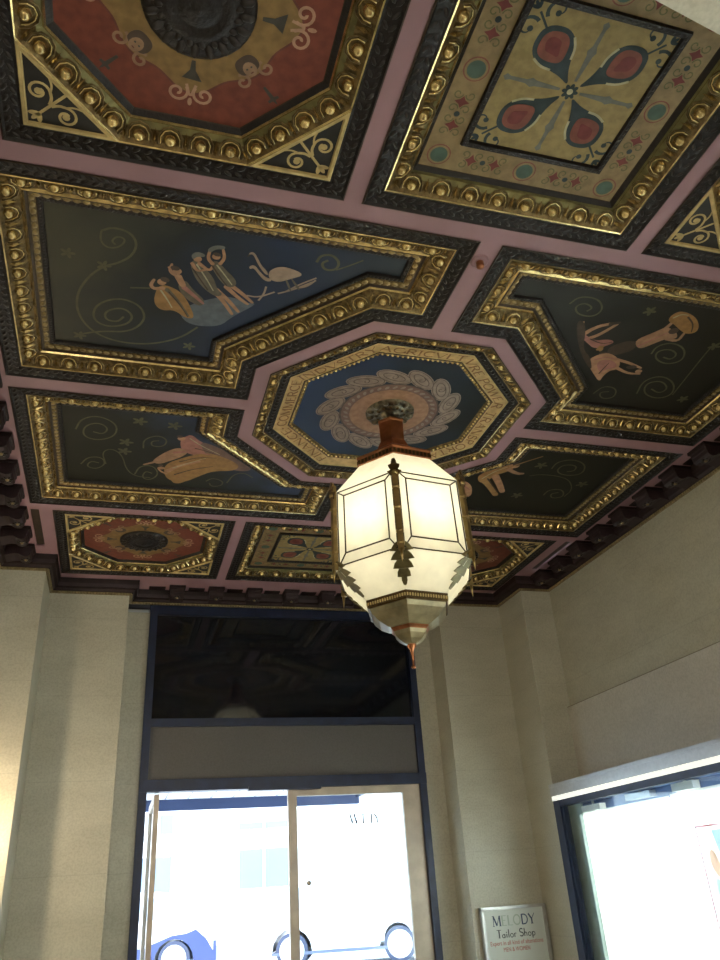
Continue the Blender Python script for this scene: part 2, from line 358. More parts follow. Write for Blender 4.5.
# ------------------------------------------------------------------ lettering: roman capitals from strokes (unit height, thick / thin / serif)
def _arc(cx, cy, rx, ry, a0, a1, n=12): return [(cx + rx * math.cos(math.radians(a0 + (a1 - a0) * i / n)), cy + ry * math.sin(math.radians(a0 + (a1 - a0) * i / n))) for i in range(n + 1)]
T, N_ = .15, .06
GL = {  # letter: (advance, [(points, width)])
 'A': (.74, [([(.06, 0), (.36, 1)], N_), ([(.34, 1), (.66, 0)], T), ([(.18, .36), (.52, .36)], N_)]),
 'B': (.62, [([(.12, 0), (.12, 1)], T), ([(.12, .97), (.34, .97)] + _arc(.34, .76, .2, .21, 90, -90) + [(.12, .54)], .1), ([(.34, .54)] + _arc(.34, .285, .24, .255, 90, -90) + [(.12, .03)], .1)]),
 'C': (.72, [(_arc(.42, .5, .34, .47, 50, 310, 18), .12)]),
 'D': (.76, [([(.12, 0), (.12, 1)], T), ([(.12, .97), (.3, .97)] + _arc(.3, .5, .36, .47, 90, -90, 16) + [(.12, .03)], .11)]),
 'E': (.60, [([(.12, 0), (.12, 1)], T), ([(.12, .97), (.52, .97)], N_), ([(.12, .52), (.44, .52)], N_), ([(.12, .03), (.54, .03)], N_)]),
 'F': (.56, [([(.12, 0), (.12, 1)], T), ([(.12, .97), (.52, .97)], N_), ([(.12, .52), (.44, .52)], N_)]),
 'G': (.78, [(_arc(.42, .5, .34, .47, 50, 350, 18), .12), ([(.74, .42), (.74, .08)], T)]),
 'I': (.32, [([(.16, 0), (.16, 1)], T), ([(.04, .98), (.28, .98)], .05), ([(.04, .02), (.28, .02)], .05)]),
 'L': (.58, [([(.12, 0), (.12, 1)], T), ([(.12, .03), (.54, .03)], N_)]),
 'M': (.88, [([(.1, 0), (.12, 1)], N_), ([(.12, 1), (.43, .06)], T), ([(.43, .06), (.72, 1)], N_), ([(.74, 1), (.76, 0)], T), ([(.02, .02), (.2, .02)], .05), ([(.66, .02), (.86, .02)], .05), ([(.0, .98), (.18, .98)], .05), ([(.7, .98), (.86, .98)], .05)]),
 'N': (.78, [([(.1, 0), (.1, 1)], N_), ([(.1, 1), (.64, 0)], T), ([(.64, 0), (.64, 1)], N_)]),
 'O': (.80, [(_arc(.4, .5, .33, .47, 0, 360, 24), .12)]),
 'P': (.60, [([(.12, 0), (.12, 1)], T), ([(.12, .97), (.32, .97)] + _arc(.32, .72, .22, .25, 90, -90) + [(.12, .47)], .1)]),
 'R': (.68, [([(.12, 0), (.12, 1)], T), ([(.12, .97), (.32, .97)] + _arc(.32, .73, .21, .24, 90, -90) + [(.12, .49)], .1), ([(.32, .49), (.62, 0)], T)]),
 'S': (.56, [(_arc(.28, .74, .2, .23, 30, 270, 12) + _arc(.28, .27, .22, .24, 90, -150, 12), .12)]),
 'T': (.64, [([(.32, 0), (.32, 1)], T), ([(.03, .97), (.61, .97)], N_), ([(.2, .02), (.44, .02)], .05)]),
 'V': (.70, [([(.04, 1), (.35, 0)], T), ([(.35, 0), (.66, 1)], N_)]),
 'W': (1.0, [([(.04, 1), (.28, 0)], T), ([(.28, 0), (.5, 1)], N_), ([(.5, 1), (.74, 0)], T), ([(.74, 0), (.96, 1)], N_)]),
 'Y': (.68, [([(.04, 1), (.34, .48)], T), ([(.34, .48), (.64, 1)], N_), ([(.34, .5), (.34, 0)], T), ([(.22, .02), (.46, .02)], .05)]),
 'a': (.50, [(_arc(.22, .2, .17, .2, 40, 320, 10), .09), ([(.38, .46), (.38, 0)], .12)]),
 'i': (.26, [([(.13, 0), (.13, .46)], .12), ([(.13, .58), (.13, .70)], .13)]),
 'l': (.26, [([(.13, 0), (.13, 1)], .12)]),
 'o': (.50, [(_arc(.25, .23, .18, .23, 0, 360, 16), .09)]),
 'r': (.38, [([(.12, 0), (.12, .48)], .12), (_arc(.26, .3, .14, .17, 160, 50, 6), .08)]),
 'h': (.52, [([(.12, 0), (.12, 1)], .12), (_arc(.26, .28, .14, .2, 180, 0, 8) + [(.4, 0)], .1)]),
 'p': (.52, [([(.12, -.3), (.12, .48)], .12), (_arc(.27, .23, .17, .23, 130, -130, 10), .09)]),
 '.': (.25, [([(.1, .40), (.1, .56)], .16)]), '-': (.3, [([(.05, .3), (.25, .3)], .1)]), ' ': (.34, []),
}
for k in 'KHUX': pass
def text_width(s): return sum(GL[c][0] for c in s)
def write(mb, s, org, ux, uy, nrm, h, mt, width=None, bold=1., mats=None):
    """letters on the plane org + ux*x + uy*y, raised a hair along nrm"""
    org, ux, uy, nrm = map(Vector, (org, ux, uy, nrm)); k = h; sx = (width / (text_width(s) * h)) if width else 1.; x = 0.
    for idx, c in enumerate(s):
        for pts, wd in GL[c][1]:
            P = [Vector((p[0] * sx * k + x, p[1] * k)) for p in pts]; n = len(P); vs = []; fs = []
            for i, p in enumerate(P):
                a = P[i - 1] if i else p; b = P[i + 1] if i < n - 1 else p; t = (b - a).normalized(); q = Vector((-t.y, t.x)) * (wd * k * .5 * bold)
                for e in (p + q, p - q):
                    for hgt in (0, .0015): vs.append(org + ux * e.x + uy * e.y + nrm * hgt)
            for i in range(n - 1):
                a, b = 4 * i, 4 * (i + 1)
                fs += [(a + 1, a + 3, b + 3, b + 1), (a, b, b + 2, a + 2), (a, a + 1, b + 1, b), (a + 2, b + 2, b + 3, a + 3)]
            e = 4 * (n - 1); fs += [(0, 2, 3, 1), (e, e + 1, e + 3, e + 2)]
            mb.add(vs, fs, mats[idx] if mats else mt)
        x += GL[c][0] * k * sx

# ================================================================== SETTING
XL, XR, YA, YB, YC = -2.92, 2.86, 2.97, 3.58, 3.85
XA, XB = 2.50, 1.72
YN = -3.75
b = MB(); b.box((-6, -9, -.2), (4.6, 4.1, 0), 'floor'); struct(b.build('floor'))
# ceiling ribs: a flat mauve plane with an opening for every coffer
G = .062; YO = 1.779; X1 = 2.566; HB = 1.885
NOTCH = dict(y1=1.036, x2=.432, x3=1.040, y2=.430)
def main_poly(sx, sy):
    q = [(G, G + 0), (0, 0)]
    y1, x2, x3, y2 = NOTCH['y1'], NOTCH['x2'], NOTCH['x3'], NOTCH['y2']
    pts = [(G, y1), (x2, y1), (x3, y2), (x3, G), (X1, G), (X1, YO), (G, YO)]
    pts = [(x * sx, y * sy) for x, y in pts]
    ar = sum(pts[i - 1][0] * pts[i][1] - pts[i][0] * pts[i - 1][1] for i in range(len(pts)))
    return pts if ar > 0 else pts[::-1]
def rect(x0, x1, y0, y1): return [(x0, y0), (x1, y0), (x1, y1), (x0, y1)]
R8 = 1.02
octo = [(R8 * math.cos(PI / 8 + PI / 4 * k), R8 * math.sin(PI / 8 + PI / 4 * k)) for k in range(8)]
SQ, SG, RR, YE = .757, .847, 2.397, 3.385
polys = {'NL': main_poly(-1, -1), 'NR': main_poly(1, -1), 'FL': main_poly(-1, 1), 'FR': main_poly(1, 1), 'O': octo,
         'nO': rect(-RR, -SG, -YE, -HB), 'nS': rect(-SQ, SQ, -YE, -HB), 'nP': rect(SG, RR, -YE, -HB),
         'fO': rect(-RR, -SG, HB, 3.36), 'fS': rect(-SQ, SQ, HB, 3.36), 'fP': rect(SG, RR, HB, 3.36)}
strips = [rect(-2.575, -2.505, 1.90, 2.68), rect(2.505, 2.575, 1.90, 2.68)]
outer = rect(-3.1, 3.1, -3.9, 4.05)
loops = [outer] + list(polys.values()) + strips
tri = tessellate_polygon([[Vector((x, y, 0)) for x, y in L] for L in loops])
flatv = [(x, y, H) for L in loops for x, y in L]
b = MB(); b.add(flatv, [tuple(t) for t in tri], 'mauve')
b.box((-6.2, -9.2, H + .16), (4.6, 4.3, H + .3), 'mauve')
for s in strips: b.add([(x, y, H + .012) for x, y in s], [(0, 1, 2, 3)], 'umber')
struct(b.build('ceiling'))
b = MB(); b.box((-6, -9, H), (4.6, -3.9, H + .1), 'stone'); struct(b.build('ceiling'), 'plain stone coloured ceiling of the passage behind')

# walls
b = MB(); b.box((XL - .3, -3.9, 0), (XL, YA + .9, H), 'stone'); b.box((XL, YA, 0), (-XA, 4.1, H), 'stone'); b.box((-6.2, -9.2, 0), (-6, -3.6, H), 'stone')
struct(b.build('wall_left'), 'pale stone left wall with its shallow corner pier')
b = MB()
b.box((-XA, YB, 0), (-XB, 4.1, H), 'stone'); b.box((-XB, YC + .06, 0), (-1.49, 4.1, 3.99), 'stone')
b.box((XB, YB - .03, 0), (XA, 4.1, H), 'stone'); b.box((1.50, YC + .06, 0), (XB, 4.1, 4.09), 'stone')
b.box((-XB, YC + .06, 4.09), (XB, 4.1, H + .05), 'cornice')
b.box((-6.2, 3.9, 0), (XL, 4.1, H), 'stone'); 
struct(b.build('wall_far'), 'pale stone piers either side of the entrance doors')
b = MB()
b.box((XR, -9, 2.0), (XR + .25, 4.1, H), 'stone'); b.box((XA, YA, 0), (XR + .02, 4.1, H), 'stone')
b.box((XR + .02, YA, 0), (4.6, 4.1, 2.0), 'stone'); b.box((4.4, -9, 0), (4.6, 4.1, 2.0), 'stone'); b.box((XR, -9, 0), (4.4, -4.6, 2.0), 'stone')
struct(b.build('wall_right'), 'pale stone right wall above the shop window')
b = MB(); b.box((XR - .035, -4.2, 2.0), (XR + .01, YA + .01, 2.765), 'stone2'); b.box((XR - .036, -4.2, 2.765), (XR + .01, YA + .01, 2.772), 'shadeline'); struct(b.build('trim_1'), 'raised stone slab course above the shop window')  # thin dark strip stands in for the shadow line over the slab
# near wall: the stone lintel over the opening the picture was taken from
b = MB()
L0, L1 = Vector((-.332, -3.442)), Vector((-.063, -3.397)); dv = (L1 - L0).normalized(); nv = Vector((dv.y, -dv.x))
A_, B_ = L0 - dv * 2.2, L0 + dv * 3.3
b.prism([tuple(A_), tuple(B_), tuple(B_ + nv * .32), tuple(A_ + nv * .32)][::-1], 3.5, H + .02, 'stone')
struct(b.build('wall_near'), 'pale stone lintel cutting across the top right corner')
b = MB(); b.box((-6.2, -9.2, 0), (4.6, -9, H), 'stone'); struct(b.build('wall_rear'))

# cornice: swept along the wall line, brackets as parts
line = [(XL, -3.8), (XL, YA), (-XA, YA), (-XA, YB), (-XB, YB), (-XB, YC), (XB, YC), (XB, YB - .03), (XA, YB - .03), (XA, YA), (XR, YA), (XR, -3.8)]
def open_offset(pts, d):      # room lies on the right of the path
    out = []
    for i, p in enumerate(pts):
        p1 = Vector(p); a = (p1 - Vector(pts[i - 1])).normalized() if i else None; c = (Vector(pts[i + 1]) - p1).normalized() if i < len(pts) - 1 else None
        if a is None: a = c
        if c is None: c = a
        n1 = Vector((a.y, -a.x)); n2 = Vector((c.y, -c.x)); q = (n1 + n2) / (1 + n1.dot(n2)); out.append((p1.x + q.x * d, p1.y + q.y * d))
    return out
cor = MB()
prof = [(.095, -.001, 'cornice'), (.085, -.050, 'cornice2'), (.078, -.085, 'cornice'), (.05, -.095, 'cornice2'),
        (.035, -.118, 'cornice'), (.022, -.120, 'beadtrim'), (.022, -.140, 'beadtrim'), (0, -.142, 'beadtrim')]
rows = [[(x, y, H + z) for x, y in open_offset(line, d)] for d, z, _ in prof]; n = len(line)
for i in range(len(prof) - 1):
    cor.add(rows[i] + rows[i + 1], [(k, k + 1, n + k + 1, n + k) for k in range(n - 1)], prof[i][2])
q = open_offset(line, .024)
for i in range(n - 1):
    a, c = Vector(q[i]), Vector(q[i + 1]); L = (c - a).length
    if max(a.y, c.y) < -1.2: continue
    k = max(1, int(L / .030))
    for j in range(k):
        p = a + (c - a) * ((j + .5) / k)
        if p.y < -.9: continue
        cor.egg((p.x, p.y, H - .128), .0105, .0105, .018, 0, 'beadtrim', 6, 2)
cor_o = struct(cor.build('trim_2'), 'dark oxblood bracketed cornice with a beaded lower edge')
def bracket(c, d, hw=.092):
    """c: point on the wall line, d: unit vector into the room"""
    d = Vector(d); s = Vector((-d.y, d.x)); m = MB()
    def P(o, z, k): return (c[0] + d.x * o + s.x * k, c[1] + d.y * o + s.y * k, H + z)
    side = [(.03, -.002), (.262, -.002), (.262, -.034), (.254, -.040), (.254, -.062), (.248, -.070), (.246, -.098), (.228, -.118), (.20, -.124), (.17, -.116), (.145, -.100), (.11, -.098), (.07, -.108), (.03, -.118)]
    for k0, k1 in ((-hw, hw),):
        vs = [P(o, z, k0) for o, z in side] + [P(o, z, k1) for o, z in side]; nn = len(side)
        m.add(vs, [(i, (i + 1) % nn, nn + (i + 1) % nn, nn + i) for i in range(nn)] + [tuple(range(nn))[::-1], tuple(range(nn, 2 * nn))], 'cornice2')
    # cap slab with mauve lip
    m.obox(P(.15, -.016, 0), (d.x * .120, d.y * .120, 0), (s.x * (hw + .012), s.y * (hw + .012), 0), (0, 0, .013), 'cornice')
    o = m.build('bracket', cor_o)
    r = MB()
    cx, cy, cz = P(.205, -.122, 0)
    for k in range(6):
        a = 2 * PI * k / 6; r.egg((cx + .028 * math.cos(a), cy + .028 * math.sin(a), cz + .004), .018, .012, .012, a, 'leafrel', 6, 2)
    r.egg((cx, cy, cz), .016, .016, .016, 0, 'beadtrim', 8, 2); r.build('rosette', o)
for k in range(-9, 7):
    y = .35 + .40 * k
    if y > -3.4: bracket((XL + .055, y), (1, 0)); bracket((XR, y), (-1, 0))
for k in range(-3, 5): bracket((.015 + .415 * k, YC), (0, -1), .072)
# mauve coffers' frames between brackets: thin ridge lines
for k in range(-9, 7):
    y = .14 + .40 * k
    if -3.2 < y < 2.7:
        for sgn in (-1, 1):
            m_ = MB(); x0, x1 = sorted((sgn * 2.672, sgn * 2.76)); m_.box((x0, y - .082, H - .008), (x1, y + .082, H - .0015), 'cornice'); m_.build('soffit_panel', cor_o)
for k in range(-4, 5):
    m_ = MB(); x = .015 + .415 * (k + .5); m_.box((x - .085, YC - .20, H - .008), (x + .085, YC - .095, H - .0015), 'cornice'); m_.build('soffit_panel', cor_o)

# ================================================================== COFFERS
def coffer(label, group): return thing('ceiling_coffer', label, 'ceiling panel', group=group)
def decal_z(k): return H + ZP - .0016 * k
MAINPROF = [(0, -.004, 'umber'), (.008, -.008, 'leaf'), (.018, .004, 'leaf'), (.085, .016, 'leaf'), (.098, .010, 'umber')]
def main_coffer(key, label, ground):
    global ZP
    ZP = .094; LAYER[0] = 0; p = polys[key]; root = coffer(label, 'picture coffers around the octagon')
    m = MB(); sweep(m, p, MAINPROF)
    leaf_row(m, p, .034, .006, .052, 'leafrel', .024, .010, .010, .6); leaf_row(m, p, .068, .012, .052, 'leafrel', .024, .010, .010, -.6)
    m.build('leaf_moulding', root)
    m = MB(); sweep(m, p, [(.098, .010, 'gold'), (.106, .012, 'shadegold'), (.128, .030, 'shadegold'), (.175, .040, 'shadegold'), (.200, .058, 'gold'), (.214, .048, 'gold'), (.220, .058, 'umber')])
    egg_row(m, p, .146, .036); m.build('egg_moulding', root)
    m = MB(); sweep(m, p, [(.220, .058, 'umber'), (.230, .066, 'umber'), (.236, .066, 'shadegold'), (.268, .082, 'umber')])
    leaf_row(m, p, .250, .073, .047, 'midgold', .022, .017, .008, .25); m.build('leaf_bead_moulding', root)
    m = MB(); sweep(m, p, [(.268, .082, 'umber'), (.274, .076, 'leaf'), (.294, .078, 'leaf'), (.300, ZP + .002, 'umber'), (.302, ZP + .002, 'umber')])
    leaf_row(m, p, .284, .078, .022, 'leafrel', .008, .007, .006); m.build('inner_bead', root)
    q = offset(p, .296); m = MB()
    for t in tessellate_polygon([[Vector((x, y, 0)) for x, y in q]]): m.add([(q[i][0], q[i][1], H + ZP) for i in t], [(0, 1, 2)], ground)
    pt = m.build('painting', root)
    return root, pt
LAYER = [0]
def figure(parent, shapes, name='painted_figure'):
    """(pigment, outline) is a filled shape, (pigment, line, width, end width) a tapering brush stroke, (pigment, centre, rx, ry, angle) a dab"""
    m = MB()
    for sh in shapes:
        LAYER[0] += 1; z = H + ZP - .0006 - .00014 * LAYER[0]
        if len(sh) == 2: m.flat(smooth_poly(sh[1], 2), z, sh[0], .0001)
        elif len(sh) == 4:
            pts = smooth_line(sh[1], 2); n = len(pts); w0, w1 = sh[2], sh[3]; P = [Vector(p) for p in pts]; L, R = [], []
            for i, p in enumerate(P):
                t = (P[min(i + 1, n - 1)] - P[max(i - 1, 0)]).normalized(); q = Vector((-t.y, t.x)) * (.5 * (w0 + (w1 - w0) * i / (n - 1)))
                L.append((*(p + q), z)); R.append((*(p - q), z))
            m.add(L + R, [(i, i + 1, n + i + 1, n + i) for i in range(n - 1)], sh[0])
            for e, w_ in ((P[0], w0), (P[-1], w1)): m.flat(ell(e, w_ / 2, w_ / 2, 0, 10), z + .00005, sh[0], .0001)
        else: m.flat(ell(sh[1][0], sh[2], sh[3], sh[4], 14), z, sh[0], .0001)
    return m.build(name, parent)
def scrolls(parent, items, mt='swirl', name='painted_scroll', wd=.014):
    for it in items:
        for k, (pts, w_) in enumerate(it):
            m = MB(); m.ribbon(pts, w_, H + ZP - .0004 - .00003 * k, mt); m.build(name, parent)

r, pt = main_coffer('NL', 'large coffer painted with a row of reaping figures and two wading birds', 'nightA')
figure(pt, [('mist', [(-1.561,-0.779),(-1.458,-0.888),(-1.289,-0.976),(-1.180,-0.929),(-1.113,-0.943),(-1.248,-0.790),(-1.305,-0.688),(-1.436,-0.662),(-1.519,-0.689)]), ('sack', [(-1.700,-0.932),(-1.677,-0.983),(-1.630,-0.987),(-1.563,-0.951),(-1.512,-0.870),(-1.458,-0.728),(-1.522,-0.725),(-1.584,-0.785),(-1.660,-0.762),(-1.708,-0.822)]), ('drab', [(-1.639,-0.952),(-1.579,-0.880),(-1.501,-0.744)], .03, .012), ('highlight', [(-1.675,-0.944),(-1.632,-0.869),(-1.601,-0.803)], .012, .006), ('flesh', [(-1.663,-0.960),(-1.710,-0.944),(-1.732,-0.972),(-1.714,-1.021)], .030, .016), ('flesh', [(-1.671,-1.011)], .025, .027, .3), ('hair', [(-1.655,-1.034)], .026, .020, .3), ('umberp', [(-1.627,-0.935),(-1.549,-0.827),(-1.505,-0.736)], .008, .004)])
figure(pt, [('drab', [(-1.585,-1.013),(-1.546,-1.063),(-1.496,-0.982),(-1.415,-0.904),(-1.438,-0.844),(-1.513,-0.884),(-1.562,-0.942)]), ('rose', [(-1.544,-0.989),(-1.485,-0.934),(-1.428,-0.877)], .035, .015), ('flesh', [(-1.585,-1.074),(-1.555,-1.010)], .042, .036), ('flesh', [(-1.590,-1.073),(-1.638,-1.107),(-1.626,-1.166)], .022, .014), ('flesh', [(-1.572,-1.064),(-1.612,-1.088),(-1.640,-1.138)], .022, .014), ('flesh', [(-1.593,-1.117)], .024, .024, 0), ('hair', [(-1.607,-1.139)], .026, .018, .2)])
figure(pt, [('flesh', [(-1.397,-1.010),(-1.326,-0.937),(-1.252,-0.818)], .034, .018), ('flesh', [(-1.367,-1.010),(-1.290,-0.938),(-1.218,-0.847)], .034, .018), ('drab', [(-1.536,-1.197),(-1.498,-1.236),(-1.446,-1.174),(-1.391,-1.103),(-1.363,-1.017),(-1.323,-0.979),(-1.360,-0.950),(-1.422,-0.991),(-1.491,-1.075)]), ('highlight', [(-1.494,-1.191),(-1.433,-1.094),(-1.383,-1.000)], .010, .006), ('umberp', [(-1.512,-1.156),(-1.461,-1.072),(-1.414,-1.000)], .010, .006), ('flesh', [(-1.482,-1.203),(-1.422,-1.154),(-1.406,-1.201)], .024, .014), ('flesh', [(-1.519,-1.195),(-1.489,-1.139),(-1.444,-1.161)], .022, .013), ('flesh', [(-1.494,-1.237)], .023, .023, 0), ('greyblue', [(-1.533,-1.258),(-1.504,-1.294),(-1.457,-1.281),(-1.459,-1.257),(-1.500,-1.254),(-1.518,-1.225)])])
figure(pt, [('flesh', [(-1.314,-1.048),(-1.241,-0.975),(-1.175,-0.927)], .032, .017), ('flesh', [(-1.290,-1.066),(-1.215,-1.008),(-1.150,-0.946)], .032, .017), ('drab', [(-1.427,-1.215),(-1.391,-1.253),(-1.336,-1.185),(-1.271,-1.122),(-1.259,-1.066),(-1.309,-1.042),(-1.369,-1.108)]), ('highlight', [(-1.386,-1.211),(-1.334,-1.141),(-1.286,-1.073)], .010, .006), ('umberp', [(-1.410,-1.200),(-1.357,-1.117),(-1.315,-1.061)], .010, .006), ('flesh', [(-1.412,-1.218),(-1.442,-1.254),(-1.436,-1.315)], .024, .015), ('flesh', [(-1.371,-1.227),(-1.351,-1.274),(-1.368,-1.336)], .022, .014), ('flesh', [(-1.398,-1.276)], .023, .022, 0), ('hair', [(-1.396,-1.294)], .022, .014, .2), ('greyblue', [(-1.453,-1.317),(-1.420,-1.360),(-1.359,-1.367),(-1.360,-1.338),(-1.405,-1.334),(-1.434,-1.298)])])
figure(pt, [('bird', [(-1.104,-1.222),(-1.063,-1.269),(-1.008,-1.281),(-0.893,-1.242),(-0.975,-1.186),(-1.035,-1.147),(-1.087,-1.162)]), ('bird', [(-1.097,-1.192),(-1.120,-1.200),(-1.165,-1.259),(-1.198,-1.325),(-1.217,-1.339),(-1.231,-1.318),(-1.227,-1.349),(-1.202,-1.354),(-1.179,-1.317),(-1.149,-1.263),(-1.112,-1.227)]), ('umberp', [(-1.237,-1.305),(-1.229,-1.337),(-1.219,-1.327)])], 'painted_bird')
figure(pt, [('bird', [(-1.075,-1.145),(-1.111,-1.144),(-1.154,-1.192),(-1.188,-1.236),(-1.207,-1.219),(-1.215,-1.242),(-1.187,-1.261),(-1.149,-1.213),(-1.106,-1.171),(-1.075,-1.171)]), ('drab', [(-1.001,-1.180),(-0.988,-1.183),(-0.943,-1.093),(-0.956,-1.090)]), ('drab', [(-0.972,-1.193),(-0.959,-1.196),(-0.897,-1.116),(-0.909,-1.107)])], 'painted_bird')
m = MB()
for ln in [[(-1.190,-0.997),(-1.121,-0.994),(-1.037,-1.060)], [(-1.117,-0.967),(-1.094,-1.034),(-1.093,-1.095)], [(-1.017,-1.050),(-0.935,-1.101),(-0.840,-1.188)], [(-0.976,-1.076),(-0.902,-1.159),(-0.826,-1.224)], [(-0.916,-1.119),(-0.864,-1.143),(-0.826,-1.205)]]: m.ribbon(smooth_line(ln), .012, H + ZP - .001, 'bird')
m.build('painted_reeds', pt)
scrolls(pt, [[(smooth_line([(-1.994,-1.332),(-1.939,-1.371),(-1.852,-1.355),(-1.812,-1.282),(-1.835,-1.183),(-1.911,-1.108),(-1.983,-1.073),(-2.069,-0.965),(-2.133,-0.805),(-2.131,-0.627),(-2.050,-0.478),(-1.903,-0.408),(-1.709,-0.422),(-1.533,-0.521),(-1.438,-0.652)],3), .014), (smooth_line([(-1.994,-1.332),(-2.001,-1.259),(-1.963,-1.212),(-1.900,-1.235),(-1.869,-1.297),(-1.914,-1.314),(-1.945,-1.271),(-1.923,-1.248)],3), .011)],
             [(smooth_line([(-2.137,-0.436),(-2.006,-0.499),(-1.831,-0.523),(-1.741,-0.661),(-1.782,-0.791),(-1.908,-0.830),(-2.032,-0.738),(-2.048,-0.598),(-1.963,-0.544),(-1.848,-0.592),(-1.814,-0.682),(-1.879,-0.748),(-1.977,-0.694),(-1.977,-0.613),(-1.905,-0.604),(-1.871,-0.663)],3), .014)],
             [(smooth_line([(-0.854,-1.345),(-0.845,-1.402),(-0.784,-1.422),(-0.727,-1.373),(-0.733,-1.309),(-0.797,-1.295),(-0.827,-1.345),(-0.794,-1.374)],3), .016), (smooth_line([(-0.733,-1.309),(-0.676,-1.352),(-0.603,-1.415)],2), .010)],
             [([(-1.841,-0.926),(-1.732,-0.945)], .012)]])
m = MB()
for c in [(-2.167,-1.135),(-1.983,-1.077),(-2.126,-0.433),(-1.474,-0.456)]:
    for k in range(5): m.flat(ell((c[0] + .022 * math.cos(k * 1.257), c[1] + .022 * math.sin(k * 1.257)), .02, .01, k * 1.257, 8), H + ZP - .0012, 'swirl', .0006)
m.build('painted_blossom', pt)

r, pt = main_coffer('NR', 'large coffer painted with a man heaving a sack above two crouching figures', 'nightB')
figure(pt, [('umberp', [(1.225,-0.997),(1.358,-1.104),(1.431,-1.009),(1.337,-0.916),(1.259,-0.910)]), ('umberp', [(1.295,-0.982),(1.274,-0.918),(1.213,-0.918)], .05, .03), ('peach', [(1.359,-1.087),(1.441,-1.188),(1.490,-1.261),(1.560,-1.234),(1.611,-1.206),(1.634,-1.160),(1.562,-1.145),(1.513,-1.084),(1.447,-1.000)]), ('rose', [(1.423,-1.037),(1.482,-1.129),(1.533,-1.201)], .016, .008), ('flesh', [(1.383,-1.080),(1.444,-1.155),(1.495,-1.226)], .012, .006), ('peach', [(1.493,-1.243),(1.499,-1.290),(1.497,-1.329)], .030, .020), ('peach', [(1.571,-1.147),(1.661,-1.137),(1.648,-1.225)], .030, .018), ('hair', [(1.563,-1.229)], .034, .032, 0), ('sack', [(1.452,-1.315),(1.450,-1.385),(1.494,-1.420),(1.604,-1.391),(1.686,-1.328),(1.728,-1.255),(1.680,-1.217),(1.611,-1.239),(1.517,-1.293)]), ('umberp', [(1.570,-1.371),(1.648,-1.320),(1.689,-1.244)], .014, .006), ('highlight', [(1.478,-1.347),(1.507,-1.389),(1.556,-1.389)], .012, .005)])
figure(pt, [('flesh', [(1.162,-0.851),(1.234,-0.934),(1.328,-0.914),(1.411,-0.849),(1.429,-0.771),(1.380,-0.749),(1.373,-0.674),(1.384,-0.610),(1.284,-0.698),(1.193,-0.781)]), ('rose', [(1.232,-0.819),(1.286,-0.867),(1.371,-0.847),(1.415,-0.793),(1.351,-0.762),(1.326,-0.706)]), ('flesh', [(1.363,-0.876),(1.467,-0.860),(1.588,-0.821)], .030, .018), ('flesh', [(1.418,-0.788),(1.530,-0.746),(1.620,-0.757)], .028, .016), ('rose', [(1.208,-0.845),(1.272,-0.888),(1.341,-0.878)], .012, .006), ('umberp', [(1.326,-0.706),(1.325,-0.769),(1.328,-0.832)], .010, .005), ('hair', [(1.514,-0.819)], .038, .022, -.2), ('flesh', [(1.595,-0.784)], .026, .022, 0)])
figure(pt, [('flesh', [(0.981,-1.075),(1.025,-1.163),(1.110,-1.218)], .040, .022), ('flesh', [(1.032,-1.038),(1.090,-1.094),(1.147,-1.215)], .036, .022), ('rose', [(0.970,-1.059),(1.051,-1.005),(1.143,-0.951),(1.216,-1.012),(1.235,-1.051),(1.181,-1.068),(1.084,-1.031),(0.982,-1.089)]), ('umberp', [(1.107,-1.212),(1.152,-1.232)], .034, .024), ('flesh', [(0.945,-1.103),(0.918,-1.194)], .020, .012), ('umberp', [(1.058,-1.043),(1.156,-1.012),(1.217,-1.041)], .010, .005), ('sack', [(1.166,-0.956),(1.182,-0.988)], .030, .020)])
figure(pt, [('umberp', [(0.870,-1.200),(0.919,-1.197),(0.980,-1.116),(1.062,-0.935),(1.163,-0.866),(1.255,-0.730),(1.184,-0.779),(1.060,-0.905),(0.932,-1.078)]), ('sack', [(1.145,-0.981),(1.173,-1.001),(1.205,-0.964),(1.192,-0.926)])], 'painted_rock')
def whorl(box, r0, cx, cy, zz=None): pass
scrolls(pt, [[(smooth_line([(1.566,-0.977),(1.549,-1.062),(1.630,-1.122),(1.768,-1.077),(1.837,-0.955),(1.753,-0.891),(1.631,-0.929),(1.585,-1.010),(1.658,-1.055),(1.751,-1.014),(1.747,-0.946),(1.672,-0.962)],3), .013)],
             [(smooth_line([(1.751,-0.527),(1.699,-0.688),(1.795,-0.772),(1.954,-0.703),(2.033,-0.563),(1.945,-0.493),(1.801,-0.537),(1.739,-0.662),(1.835,-0.714),(1.948,-0.634),(1.921,-0.560),(1.823,-0.603)],3), .013)],
             [(smooth_line([(0.742,-1.326),(0.769,-1.405),(0.895,-1.408),(0.982,-1.326),(0.957,-1.244),(0.843,-1.246),(0.787,-1.311),(0.833,-1.358),(0.909,-1.324),(0.885,-1.286)],3), .012)],
             [(smooth_line([(1.424,-0.465),(1.447,-0.572),(1.563,-0.561),(1.612,-0.448),(1.522,-0.414),(1.458,-0.489),(1.527,-0.513)],3), .011), (smooth_line([(2.033,-0.563),(1.988,-0.810),(1.934,-1.110),(1.940,-1.155)],2), .010)]])
m = MB()
for c in [(1.950,-1.143),(1.285,-1.372),(2.148,-0.532)]:
    for k in range(5): m.flat(ell((c[0] + .024 * math.cos(k * 1.257), c[1] + .024 * math.sin(k * 1.257)), .022, .012, k * 1.257, 8), H + ZP - .0012, 'swirl', .0006)
m.build('painted_blossom', pt)

